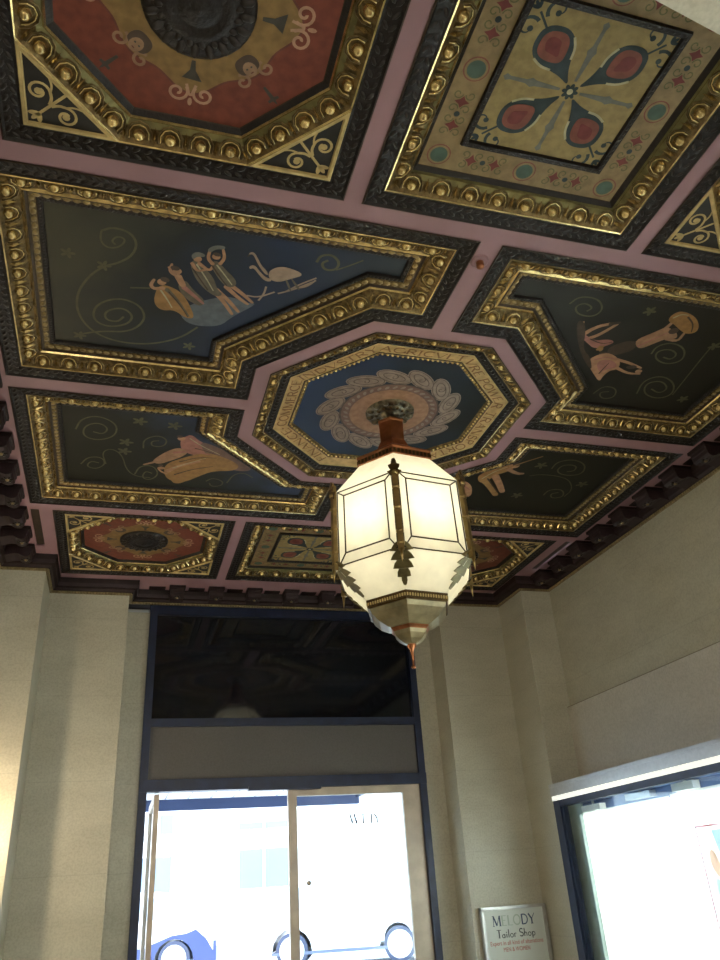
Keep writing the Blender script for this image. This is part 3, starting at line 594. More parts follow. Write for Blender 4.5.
r, pt = main_coffer('FL', 'large coffer painted with pink robed figures bending to the left', 'nightC')
figure(pt, [('rose', [(-1.437,0.721),(-1.404,0.653),(-1.356,0.614),(-1.291,0.705),(-1.184,0.766),(-1.076,0.885),(-1.161,0.968),(-1.295,0.934),(-1.412,0.877)]), ('plum', [(-1.296,0.706),(-1.187,0.740),(-1.009,0.874),(-0.864,1.010),(-0.829,1.111),(-0.974,1.130),(-1.112,1.034),(-1.222,0.910)]), ('highlight', [(-1.364,0.676),(-1.262,0.780),(-1.117,0.881)], .010, .005), ('umberp', [(-1.312,0.816),(-1.202,0.851),(-1.084,0.932)], .012, .005), ('flesh', [(-1.427,0.688)], .030, .028, 0), ('hair', [(-1.440,0.659)], .024, .018, 0)])
figure(pt, [('peach', [(-1.632,1.082),(-1.565,0.958),(-1.487,0.857),(-1.421,0.824),(-1.354,0.878),(-1.405,0.970),(-1.480,1.039),(-1.569,1.117)]), ('sack', [(-1.529,1.111),(-1.403,0.986),(-1.228,0.856),(-1.057,0.927),(-0.931,1.033),(-0.974,1.130),(-1.140,1.157),(-1.241,1.265),(-1.338,1.381),(-1.441,1.397),(-1.517,1.311)]), ('flesh', [(-1.495,1.217),(-1.408,1.102),(-1.265,1.020)], .050, .030), ('peach', [(-1.535,1.009),(-1.611,1.090),(-1.683,1.137)], .036, .018), ('rose', [(-1.462,0.907),(-1.334,0.863),(-1.197,0.895)], .030, .014), ('umberp', [(-1.437,1.267),(-1.307,1.155),(-1.149,1.081)], .014, .006), ('umberp', [(-1.412,1.045),(-1.272,0.947),(-1.137,0.941)], .012, .005), ('highlight', [(-1.458,1.157),(-1.343,1.056),(-1.217,0.954)], .012, .005), ('flesh', [(-1.547,1.172)], .030, .022, 0)])
figure(pt, [('sack', [(-1.476,1.304),(-1.382,1.258),(-1.319,1.340),(-1.383,1.419),(-1.443,1.417)]), ('hair', [(-1.555,1.127)], .020, .016, 0), ('flesh', [(-1.506,1.260),(-1.549,1.231),(-1.574,1.176)], .024, .014)])
scrolls(pt, [[(smooth_line([(-2.183,0.687),(-2.143,0.536),(-2.025,0.467),(-1.893,0.562),(-1.904,0.737),(-2.028,0.825),(-2.137,0.778),(-2.122,0.627),(-2.025,0.562),(-1.953,0.631),(-1.990,0.727),(-2.063,0.700)],3), .013)],
             [(smooth_line([(-2.161,1.212),(-2.107,1.090),(-2.004,1.073),(-1.973,1.180),(-2.045,1.279),(-2.123,1.245),(-2.087,1.148),(-2.025,1.172)],3), .012), (smooth_line([(-1.973,1.180),(-2.004,0.990),(-1.927,0.923),(-1.850,1.018),(-1.819,1.241),(-1.749,1.349),(-1.625,1.359)],2), .010)],
             [(smooth_line([(-1.698,0.883),(-1.703,0.752),(-1.606,0.668),(-1.527,0.721),(-1.546,0.830),(-1.636,0.845),(-1.647,0.768),(-1.589,0.748)],3), .012)],
             [(smooth_line([(-1.750,1.319),(-1.714,1.165),(-1.608,1.147),(-1.560,1.287),(-1.623,1.402),(-1.693,1.370),(-1.671,1.246),(-1.615,1.278)],3), .012)],
             [(smooth_line([(-1.002,1.351),(-0.966,1.189),(-0.886,1.145),(-0.802,1.224)],2), .012), (smooth_line([(-1.176,1.348),(-1.126,1.277),(-1.034,1.325),(-1.038,1.409),(-1.123,1.435),(-1.144,1.374)],2), .012)]])
m = MB()
for c in [(-1.738,0.495),(-1.491,0.513),(-1.828,0.811),(-1.838,0.951)]:
    for k in range(5): m.flat(ell((c[0] + .03 * math.cos(k * 1.257), c[1] + .03 * math.sin(k * 1.257)), .028, .014, k * 1.257, 8), H + ZP - .0012, 'swirl', .0006)
m.build('painted_blossom', pt)

r, pt = main_coffer('FR', 'large coffer painted with an archer beside the lantern at the right wall', 'nightD')
figure(pt, [('sack', [(1.093,0.901),(1.124,0.793),(1.208,0.694),(1.290,0.621),(1.357,0.679),(1.318,0.761),(1.244,0.840),(1.214,0.959),(1.168,0.999)]), ('sack', [(1.204,0.961),(1.294,1.054),(1.407,1.191)], .07, .05), ('flesh', [(1.253,0.859),(1.352,0.990),(1.439,1.119)], .07, .05), ('peach', [(1.293,0.710),(1.419,0.780),(1.471,0.771)], .05, .03), ('umberp', [(1.202,0.909),(1.303,1.025),(1.408,1.146)], .018, .008), ('flesh', [(1.334,0.653)], .045, .04, 0), ('hair', [(1.340,0.623)], .035, .03, 0), ('highlight', [(1.153,0.917),(1.199,0.786),(1.280,0.682)], .012, .006), ('sack', [(1.258,0.746),(1.369,0.598),(1.500,0.460)], .02, .012)])
figure(pt, [('flesh', [(0.924,1.060),(0.961,0.990),(1.027,0.979),(1.113,1.056),(1.173,1.183),(1.184,1.272),(1.108,1.261),(1.011,1.209)]), ('rose', [(0.959,1.081),(1.027,1.054),(1.130,1.135)], .03, .012)], 'painted_companion')
scrolls(pt, [[(smooth_line([(1.685,0.649),(1.672,0.527),(1.792,0.458),(1.953,0.529),(2.011,0.697),(1.874,0.746),(1.747,0.689),(1.745,0.564),(1.873,0.552),(1.913,0.646),(1.847,0.673)],3), .014)],
             [(smooth_line([(1.860,1.131),(1.857,1.019),(1.981,0.988),(2.072,1.126),(1.973,1.183),(1.911,1.094),(1.976,1.056)],3), .014), (smooth_line([(2.072,1.126),(2.078,0.983),(1.953,0.812),(1.799,0.758),(1.636,0.759),(1.550,0.799)],2), .010)]])
m = MB()
for c in [(1.563,0.605),(1.611,1.170),(2.110,0.867)]:
    for k in range(5): m.flat(ell((c[0] + .03 * math.cos(k * 1.257), c[1] + .03 * math.sin(k * 1.257)), .03, .014, k * 1.257, 8), H + ZP - .0012, 'swirl', .0006)
m.build('painted_blossom', pt)

# ---- centre octagon
ZP = .062
root = coffer('octagonal centre coffer with a lettered gold band around a braided ring', None)
m = MB(); sweep(m, octo, [(0, -.004, 'umber'), (.006, -.006, 'shadegold'), (.066, .016, 'shadegold'), (.074, .012, 'gold'), (.080, .014, 'umber')])
egg_row(m, octo, .034, .004, .147, .72, True); m.build('egg_moulding', root)
m = MB(); sweep(m, octo, [(.080, .014, 'umber'), (.086, .022, 'leaf'), (.140, .036, 'leaf'), (.146, .032, 'umber')])
leaf_row(m, octo, .112, .028, .040, 'leafrel', .015, .015, .010); m.build('leaf_moulding', root)
m = MB(); sweep(m, octo, [(.146, .032, 'cream'), (.158, .036, 'band'), (.238, .048, 'cream'), (.247, .046, 'darkred'), (.250, .050, 'darkred')]); band_o = m.build('lettered_band', root)
m = MB(); words_ = {0: None}
ap = R8 * math.cos(PI / 8)
seq = [(180, 'COMMERCE'), (225, 'INDVSTRY'), (270, 'AGRICVLT'), (315, 'VRE POWE'), (0, 'R TRANSP'), (45, 'ORTATION'), (135, 'FINANCE.')]
for deg, s in seq:
    a = math.radians(deg); o = Vector((math.cos(a), math.sin(a)))              # outward
    rd = Vector((-o.y, o.x))                                                     # reading direction, clockwise seen from below
    e = ap - .158; ln = 2 * (ap - .2) * math.tan(PI / 8) - .02
    st = o * (ap - .234) - rd * (ln / 2)
    m = MB(); write(m, s, (st.x, st.y, H + .0455), (rd.x, rd.y, 0), (o.x * .985, o.y * .985, -.148), (0, 0, -1), .068, 'text', width=ln, bold=1.15); m.build('painted_lettering', band_o)
m = MB(); sweep(m, octo, [(.250, .050, 'umber'), (.256, .046, 'shadegold'), (.282, .056, 'shadegold'), (.290, ZP + .002, 'umber'), (.296, ZP + .002, 'umber')])
leaf_row(m, octo, .268, .048, .036, 'gold', .012, .012, .010); m.build('gold_bead', root)
q = offset(octo, .286); m = MB(); m.add([(x, y, H + ZP) for x, y in q], [tuple(range(8))], 'nightO'); pt = m.build('painting', root)
m = MB()
def ring(mb, r0, r1, z, mt, n=48, c=(0, 0)):
    mb.add([(c[0] + r0 * math.cos(2 * PI * k / n), c[1] + r0 * math.sin(2 * PI * k / n), z) for k in range(n)] + [(c[0] + r1 * math.cos(2 * PI * k / n), c[1] + r1 * math.sin(2 * PI * k / n), z) for k in range(n)],
           [(k, (k + 1) % n, n + (k + 1) % n, n + k) for k in range(n)], mt)
NB = 14
for k in range(NB):
    a = 2 * PI * k / NB
    m.flat(ell((.440 * math.cos(a), .440 * math.sin(a)), .140, .070, a + PI / 2 + .48, 20), H + ZP - .0012 - .0001 * k, 'braid', .0006)
for k in range(NB):
    a = 2 * PI * k / NB; c = (.440 * math.cos(a), .440 * math.sin(a))
    m.ribbon(ell(c, .128, .060, a + PI / 2 + .48, 20), .005, H + ZP - .0034, 'braidline', True)
    m.ribbon(ell(c, .085, .034, a + PI / 2 + .48, 18), .006, H + ZP - .0036, 'braidline', True)
    m.ribbon(spiral((c[0], c[1]), .032, 1.0, a, 1, 12), .006, H + ZP - .0038, 'braidline')
m.build('painted_braid', pt)
m = MB(); ring(m, .365, .352, H + ZP - .0050, 'braidline'); ring(m, .353, .285, H + ZP - .0044, 'plum'); ring(m, .290, 0.02, H + ZP - .0048, 'peach'); 
for k in range(36):
    a = 2 * PI * k / 36; m.flat(ell((.319 * math.cos(a), .319 * math.sin(a)), .022, .012, a + .8, 8), H + ZP - .0054, 'braid', .0006)
m.build('painted_disc', pt)

# ---- square rosette coffers
def scroll_leaf(mb, c, ang, r, z, mt, sgn):
    a = ang
    mb.ribbon(spiral(c, r, .85, a, sgn, 16, .25), r * .34, z, mt, taper=True)
    e = spiral(c, r, .85, a, sgn, 16, .25)[-1]; mb.flat(ell(e, r * .26, r * .26, 0, 10), z - .0002, mt, .0006)
def square_coffer(key, label):
    global ZP
    ZP = .082; p = polys[key]; root = coffer(label, 'square rosette coffers')
    xs = [v[0] for v in p]; ys = [v[1] for v in p]; cx, cy = (min(xs) + max(xs)) / 2, (min(ys) + max(ys)) / 2; hx, hy = (max(xs) - min(xs)) / 2, (max(ys) - min(ys)) / 2
    m = MB(); sweep(m, p, MAINPROF[:3] + [(.080, .014, 'leaf'), (.092, .010, 'umber')])
    leaf_row(m, p, .032, .006, .052, 'leafrel', .024, .010, .010, .6); leaf_row(m, p, .064, .011, .052, 'leafrel', .024, .010, .010, -.6); m.build('leaf_moulding', root)
    m = MB(); sweep(m, p, [(.092, .010, 'gold'), (.100, .012, 'shadegold'), (.120, .028, 'shadegold'), (.168, .040, 'greengold'), (.190, .058, 'gold'), (.198, .052, 'greengold'), (.204, .062, 'umber')])
    egg_row(m, p, .140, .034); m.build('egg_moulding', root)
    m = MB(); sweep(m, p, [(.204, .062, 'leaf'), (.224, .078, 'umber'), (.228, ZP + .002, 'umber'), (.232, ZP + .002, 'umber')]); m.build('dark_fillet', root)
    q = offset(p, .224); m = MB(); m.add([(x, y, H + ZP) for x, y in q], [(0, 1, 2, 3)], 'beige2'); pt = m.build('painting', root)
    kx, ky = hx / .757, hy / .757
    def Q(x, y): return (cx + x * kx, cy + y * ky)
    # raised square frame and its field
    f = rect(*[cx - .375 * kx, cx + .375 * kx], *[cy - .375 * ky, cy + .375 * ky])
    m = MB(); sweep(m, f, [(0, ZP, 'leaf'), (.004, ZP - .016, 'leaf'), (.030, ZP - .016, 'leaf'), (.036, ZP - .001, 'leaf')]); leaf_row(m, f, .017, ZP - .014, .03, 'leafrel', .011, .008, .006); m.build('square_fillet', root)
    m = MB(); m.flat(offset(f, .034), H + ZP - .0004, 'beige', .0006); fo = m.build('rosette_field', root)
    for k in range(4):                                                           # palmettes on the diagonals
        a = PI / 4 + k * PI / 2; u = Vector((math.cos(a), math.sin(a))); v = Vector((-u.y, u.x))
        def W(t, s_): t *= 1.0; return Q(u.x * t + v.x * s_, u.y * t + v.y * s_)
        m = MB()
        m.flat(smooth_poly([W(.03, 0), W(.10, .020), (W(.16, .055)), W(.215, .092), W(.285, .086), W(.335, .036), W(.345, 0), W(.335, -.036), W(.285, -.086), W(.215, -.092), W(.16, -.055), W(.10, -.020)]), H + ZP - .0018, 'darkteal', .0006)
        m.flat(smooth_poly([W(.155, 0), W(.19, .042), W(.235, .070), W(.275, .066), W(.312, .026), W(.318, 0), W(.312, -.026), W(.275, -.066), W(.235, -.070), W(.19, -.042)]), H + ZP - .0026, 'brick', .0006)
        m.flat(smooth_poly([W(.185, 0), W(.225, .022), W(.25, .040), W(.285, .022), W(.295, 0), W(.285, -.022), W(.25, -.040), W(.225, -.022)]), H + ZP - .0034, 'crimson', .0006)
        m.ribbon(smooth_line([W(.15, .046), W(.19, .078), W(.24, .090)]), .011, H + ZP - .0036, 'highlight'); m.ribbon(smooth_line([W(.15, -.046), W(.19, -.078), W(.24, -.090)]), .011, H + ZP - .0036, 'highlight')
        m.build('painted_palmette', fo)
        m = MB()
        for s_ in (-1, 1):
            c = W(.385, .068 * s_); scroll_leaf(m, c, a + PI / 2 * s_ + PI, .050, H + ZP - .0018, 'darkteal', s_)
        m.ribbon([W(.335, 0), W(.42, 0)], .010, H + ZP - .0017, 'darkteal')
        for d_ in (-.7, 0, .7): m.flat(ell((W(.437, 0)[0] + .018 * math.cos(a + d_), W(.437, 0)[1] + .018 * math.sin(a + d_)), .020, .008, a + d_, 8), H + ZP - .0019, 'darkteal', .0006)
        m.build('painted_tendril', fo)
        a2 = k * PI / 2; u = Vector((math.cos(a2), math.sin(a2))); v = Vector((-u.y, u.x)); m = MB()
        m.flat([W(.05, .006), W(.17, .014), W(.19, .022), W(.215, .010), W(.29, .008), W(.31, .016), W(.325, 0), W(.31, -.016), W(.29, -.008), W(.215, -.010), W(.19, -.022), W(.17, -.014), W(.05, -.006)], H + ZP - .0018, 'greyblue', .0006)
        m.build('painted_spear', fo)
    m = MB()
    for k in range(8): m.flat(ell(Q(.022 * math.cos(k * PI / 4), .022 * math.sin(k * PI / 4)), .018, .010, k * PI / 4, 8), H + ZP - .0038, 'darkteal', .0006)
    m.flat(ell(Q(0, 0), .014, .014), H + ZP - .0046, 'highlight', .0006); m.build('painted_rosette', fo)
    # border ornaments
    B = .452
    for k in range(4):
        a = k * PI / 2; u = Vector((math.cos(a), math.sin(a))); v = Vector((-u.y, u.x))
        def W2(t, s_): return Q(u.x * B + u.x * t + v.x * s_, u.y * B + u.y * t + v.y * s_)
        for s_ in (0, B):
            m = MB()
            if s_ == 0: cc = W2(0, 0)
            else: cc = Q(u.x * B + v.x * B, u.y * B + v.y * B)
            m.flat(ell(cc, .058, .058), H + ZP - .0010, 'brick', .0006); m.flat(ell(cc, .052, .052), H + ZP - .0018, 'beige2', .0006); m.flat(ell(cc, .042, .042), H + ZP - .0026, 'tealp', .0006)
            m.build('painted_medallion', pt)
        for s_ in (-.225, .225):
            m = MB()
            for e in (-.062, .062):
                c = W2(0, s_ + e); m.flat([(c[0] + .036 * u.x, c[1] + .036 * u.y), (c[0] + .012 * (u.x + v.x), c[1] + .012 * (u.y + v.y)), (c[0] + .030 * v.x, c[1] + .030 * v.y), (c[0] + .012 * (v.x - u.x), c[1] + .012 * (v.y - u.y)),
                        (c[0] - .036 * u.x, c[1] - .036 * u.y), (c[0] - .012 * (u.x + v.x), c[1] - .012 * (u.y + v.y)), (c[0] - .030 * v.x, c[1] - .030 * v.y), (c[0] + .012 * (u.x - v.x), c[1] + .012 * (u.y - v.y))], H + ZP - .0012, 'crimson', .0006)
                for t in (-.030, .030):
                    for e2 in (-.036, .036):
                        m.ribbon(spiral((c[0] + u.x * t + v.x * e2, c[1] + u.y * t + v.y * e2), .024, 1.0, a + (0 if t < 0 else PI), 1 if e2 * t > 0 else -1, 12, .3), .006, H + ZP - .0011, 'olive')
            m.flat(ell(W2(0, s_), .014, .014, 0, 12), H + ZP - .0016, 'darkteal', .0006)
            m.build('painted_border', pt)
    return root
square_coffer('nS', 'square coffer with four teardrop palmettes nearest the stone lintel')
square_coffer('fS', 'square coffer with four teardrop palmettes above the entrance doors behind the lantern')

# ---- octagon-in-rectangle coffers
def octagon_coffer(key, label):
    global ZP
    ZP = .080; p = polys[key]; root = coffer(label, 'red octagon coffers in the ceiling corners')
    xs = [v[0] for v in p]; ys = [v[1] for v in p]; x0, x1, y0, y1 = min(xs), max(xs), min(ys), max(ys); cx, cy = (x0 + x1) / 2, (y0 + y1) / 2
    m = MB(); sweep(m, p, MAINPROF[:3] + [(.080, .014, 'leaf'), (.092, .010, 'umber')])
    leaf_row(m, p, .032, .006, .052, 'leafrel', .024, .010, .010, .6); leaf_row(m, p, .064, .011, .052, 'leafrel', .024, .010, .010, -.6); m.build('leaf_moulding', root)
    q = offset(p, .092); X0, Y0 = q[0]; X1_, Y1_ = q[2]; g = .395
    oc = [(X0 + g, Y0), (X1_ - g, Y0), (X1_, Y0 + g), (X1_, Y1_ - g), (X1_ - g, Y1_), (X0 + g, Y1_), (X0, Y1_ - g), (X0, Y0 + g)]
    for (cx_, cy_, sx, sy) in ((X0, Y0, 1, 1), (X1_, Y0, -1, 1), (X1_, Y1_, -1, -1), (X0, Y1_, 1, -1)):
        def K(a, b_): return (cx_ + sx * a, cy_ + sy * b_)
        tr = [K(0, 0), K(g, 0), K(0, g)]
        if sx * sy < 0: tr = [tr[0], tr[2], tr[1]]
        m = MB(); m.add([(x, y, H + .014) for x, y in offset(tr, .020)], [(0, 1, 2)], 'charcoal')
        sweep(m, tr, [(0, .008, 'cream'), (.004, .002, 'cream'), (.018, .002, 'cream'), (.022, .014, 'cream')])
        so = m.build('spandrel', root)
        m = MB(); z = H + .0125
        for flip in (0, 1):
            def F(a, b_): return K(b_, a) if flip else K(a, b_)
            c = F(.178, .072); s_ = (1 if sx * sy > 0 else -1) * (-1 if flip else 1)
            pts = [F(.150 + .085, .150)] if 0 else []
            st = math.atan2((F(.178, .072 + .1)[1] - c[1]), (F(.178, .172)[0] - c[0]))
            m.ribbon(spiral(c, .048, 1.15, st, -s_, 20, .3), .012, z, 'cream'); m.flat(ell(c, .016, .016, 0, 10), z, 'cream', .0008)
            m.ribbon(smooth_line([F(.178, .120), F(.150, .124), F(.120, .112)]), .013, z, 'cream')
            m.ribbon(smooth_line([F(.178, .120), F(.215, .128), F(.250, .118)]), .009, z, 'cream')
            m.flat(ell(F(.245, .135), .010, .010, 0, 8), z, 'cream', .0008)
        m.ribbon([K(.060, .060), K(.125, .125), K(.185, .185)], .013, z, 'cream')
        for d_ in (-.75, 0, .75):
            aa = math.atan2(-sy, -sx) + d_; c = K(.070, .070); m.flat(ell((c[0] + .022 * math.cos(aa), c[1] + .022 * math.sin(aa)), .026, .011, aa, 10), z, 'cream', .0008)
        m.build('gilt_scroll', so)
    m = MB(); sweep(m, oc, [(0, .006, 'gold'), (.006, .010, 'shadegold'), (.024, .026, 'shadegold'), (.078, .038, 'greengold'), (.100, .056, 'gold'), (.108, .050, 'gold'), (.114, .060, 'umber')])
    egg_row(m, oc, .044, .030, .147); m.build('egg_moulding', root)
    m = MB(); sweep(m, oc, [(.114, .060, 'leaf'), (.136, .076, 'umber'), (.142, ZP + .002, 'umber'), (.146, ZP + .002, 'umber')]); m.build('dark_fillet', root)
    qq = offset(oc, .136); m = MB(); m.add([(x, y, H + ZP) for x, y in qq], [tuple(range(8))], 'red'); pt = m.build('painting', root)
    m = MB(); pts = []
    for k in range(96):
        a = 2 * PI * k / 96; t = (a / (PI / 4)) % 1; rr = .335 + .040 * abs(math.cos(2 * a)) ** 1.5 + .020 * math.cos(8 * a); pts.append((cx + rr * math.cos(a) * 1.04, cy + rr * math.sin(a)))
    m.flat(pts, H + ZP - .0010, 'ochre', .0006); m.ribbon(pts, .009, H + ZP - .0018, 'darkred', True); m.build('painted_lobed_ring', pt)
    for k in range(4):
        a = k * PI / 2; u = Vector((math.cos(a), math.sin(a))); v = Vector((-u.y, u.x))
        def W(t, s_): return (cx + u.x * t * 1.03 + v.x * s_, cy + u.y * t + v.y * s_)
        m = MB(); m.flat([W(.285, .012), W(.325, .042), W(.332, -.042), W(.285, -.012)], H + ZP - .0020, 'slate', .0006); m.flat([W(.240, .008), W(.285, .012), W(.285, -.012), W(.240, -.008)], H + ZP - .0020, 'slate', .0006); m.build('painted_fan', pt)
        m = MB()
        for s_ in (-1, 1):
            c = W(.395, .056 * s_); m.ribbon(spiral(c, .047, 1.35, a + PI + s_ * .9, s_, 22, .15), .013, H + ZP - .0022, 'palepink')
        m.ribbon(smooth_line([W(.352, .02), W(.42, .0), W(.352, -.02)]), .012, H + ZP - .0023, 'palepink'); m.flat(ell(W(.435, 0), .020, .010, a, 8), H + ZP - .0021, 'palepink', .0006)
        m.build('painted_volute', pt)
        a = PI / 4 + k * PI / 2; u = Vector((math.cos(a), math.sin(a))); v = Vector((-u.y, u.x)); m = MB()
        m.flat(smooth_poly([W(.262, .040), W(.255, 0), W(.262, -.040), W(.30, -.054), W(.335, -.040), W(.335, .040), W(.30, .054)]), H + ZP - .0022, 'hair', .0006)
        m.flat(ell(W(.318, 0), .034, .029, a, 14), H + ZP - .0030, 'face', .0006)
        for s_ in (-.011, .011): m.flat(ell(W(.312, s_), .004, .005, a, 6), H + ZP - .0038, 'slate', .0006)
        m.flat(ell(W(.334, 0), .003, .008, a, 6), H + ZP - .0038, 'darkred', .0006)
        for s_ in (-1, 1): m.ribbon(spiral(W(.350, .060 * s_), .036, 1.2, a + PI, s_, 16, .2), .013, H + ZP - .0024, 'face')
        m.build('painted_mask', pt)
        m = MB(); m.flat([W(.415, .006), W(.475, .009), W(.478, .026), W(.490, .026), W(.490, .007), W(.515, 0), W(.490, -.007), W(.490, -.026), W(.478, -.026), W(.475, -.009), W(.415, -.006)], H + ZP - .0015, 'slate', .0006); m.build('painted_dagger', pt)
    # cast rosette in the middle
    m = MB(); m.lathe([(.225, H + ZP), (.222, H + ZP - .014), (.200, H + ZP - .024), (.150, H + ZP - .020), (.135, H + ZP - .030), (.110, H + ZP - .034), (.092, H + ZP - .022), (.075, H + ZP - .030), (.052, H + ZP - .044), (.030, H + ZP - .040), (.016, H + ZP - .052), (.001, H + ZP - .054)], (cx, cy), 'leaf', 28)
    for k in range(20):
        a = 2 * PI * k / 20; m.egg((cx + .188 * math.cos(a), cy + .188 * math.sin(a), H + ZP - .020), .034, .020, .016, a, 'leafrel', 6, 2)
        m.egg((cx + .155 * math.cos(a + .15), cy + .155 * math.sin(a + .15), H + ZP - .020), .022, .014, .012, a, 'leafrel', 6, 2)
    m.build('cast_rosette', root)
    return root
octagon_coffer('nO', 'big red octagon coffer nearest the viewer at the top left')
octagon_coffer('nP', 'octagon coffer cut by the right edge with only its gilt scroll corner in view')
octagon_coffer('fO', 'red octagon coffer in the far left corner by the stone pier')
octagon_coffer('fP', 'red octagon coffer in the far right corner partly behind the lantern')

# small round fitting on the rib between the two near picture coffers
m = MB(); fx, fy = [(-0.011,-1.639)][0]
m.lathe([(.050, H), (.050, H - .006), (.040, H - .012), (.034, H - .008), (.016, H - .010), (.014, H - .040), (.004, H - .044)], (fx, fy), 'mauve', 20)
m.lathe([(.022, H - .012), (.022, H - .040), (.018, H - .046), (.001, H - .047)], (fx, fy), 'copper', 14)
sp_ = m.build('sprinkler_head'); obj_tag(sp_, 'small mauve sprinkler head on the rib between the two near picture coffers', 'sprinkler')

# ================================================================== LANTERN
LAX, LAY = 0.006, -0.002
A0 = math.atan2(-4.502, -1.7043) - .0154
lan = thing('hanging_lantern', 'big six sided lit lantern of frosted glass and brass hanging from the octagon', 'lantern')
def hx(k, r, z): a = A0 + k * PI / 3; return Vector((LAX + r * math.cos(a), LAY + r * math.sin(a), z))
Z0 = 4.2
m = MB(); zr = H + .062
m.lathe([(.180, zr), (.175, zr - .014), (.150, zr - .022), (.120, zr - .014), (.108, zr - .028), (.090, zr - .032), (.078, zr - .022), (.066, zr - .036), (.045, zr - .052), (.030, zr - .060), (.022, zr - .085), (.012, zr - .1)], (LAX, LAY), 'pewter', 30)
for k in range(12):
    a = 2 * PI * k / 12; m.egg((LAX + .149 * math.cos(a), LAY + .149 * math.sin(a), zr - .018), .030, .024, .018, a, 'pewter', 8, 2); m.egg((LAX + .098 * math.cos(a + .26), LAY + .098 * math.sin(a + .26), zr - .026), .016, .014, .012, a, 'darkbrass', 6, 2)
m.build('ceiling_rose', lan)
m = MB(); m.lathe([(.100, 4.165), (.104, 4.150), (.098, 4.140), (.096, 3.985), (.104, 3.965)], (LAX, LAY), 'copper', 6, A0, False, True); m.tube([(LAX, LAY, 4.26), (LAX, LAY, 4.14)], .014, 'darkbrass', 8); m.build('neck', lan)
m = MB(); m.lathe([(.100, 3.985), (.125, 3.930), (.180, 3.872), (.262, 3.835), (.292, 3.828), (.296, 3.818), (.290, 3.806), (.286, 3.770), (.292, 3.764), (.270, 3.764)], (LAX, LAY), 'copper', 6, A0, False)
for k in range(6):
    for j in range(10):
        p = hx(k, .289, 3.787).lerp(hx(k + 1, .289, 3.787), (j + .5) / 10); t = (hx(k + 1, 1, 0) - hx(k, 1, 0)).normalized(); o = Vector((t.y, -t.x, 0))
        m.obox(p, t * .008, o * .005, (0, 0, .013), 'darkbrass')
m.build('roof_cap', lan)
RT, ZT, RB, ZB, RBD, ZBD = .476, 3.526, .488, 2.994, .283, 2.785
def quad_pane(name, k, r0, z0, r1, z1, mt, inset=.012):
    m = MB(); a, b_, c, d = hx(k, r0, z0), hx(k + 1, r0, z0), hx(k + 1, r1, z1), hx(k, r1, z1)
    nrm = (b_ - a).cross(d - a).normalized() * .004
    vs = [a, b_, c, d]; m.add([v + nrm for v in vs] , [(0, 1, 2, 3)], mt)
    return m.build(name, lan), (a, b_, c, d)
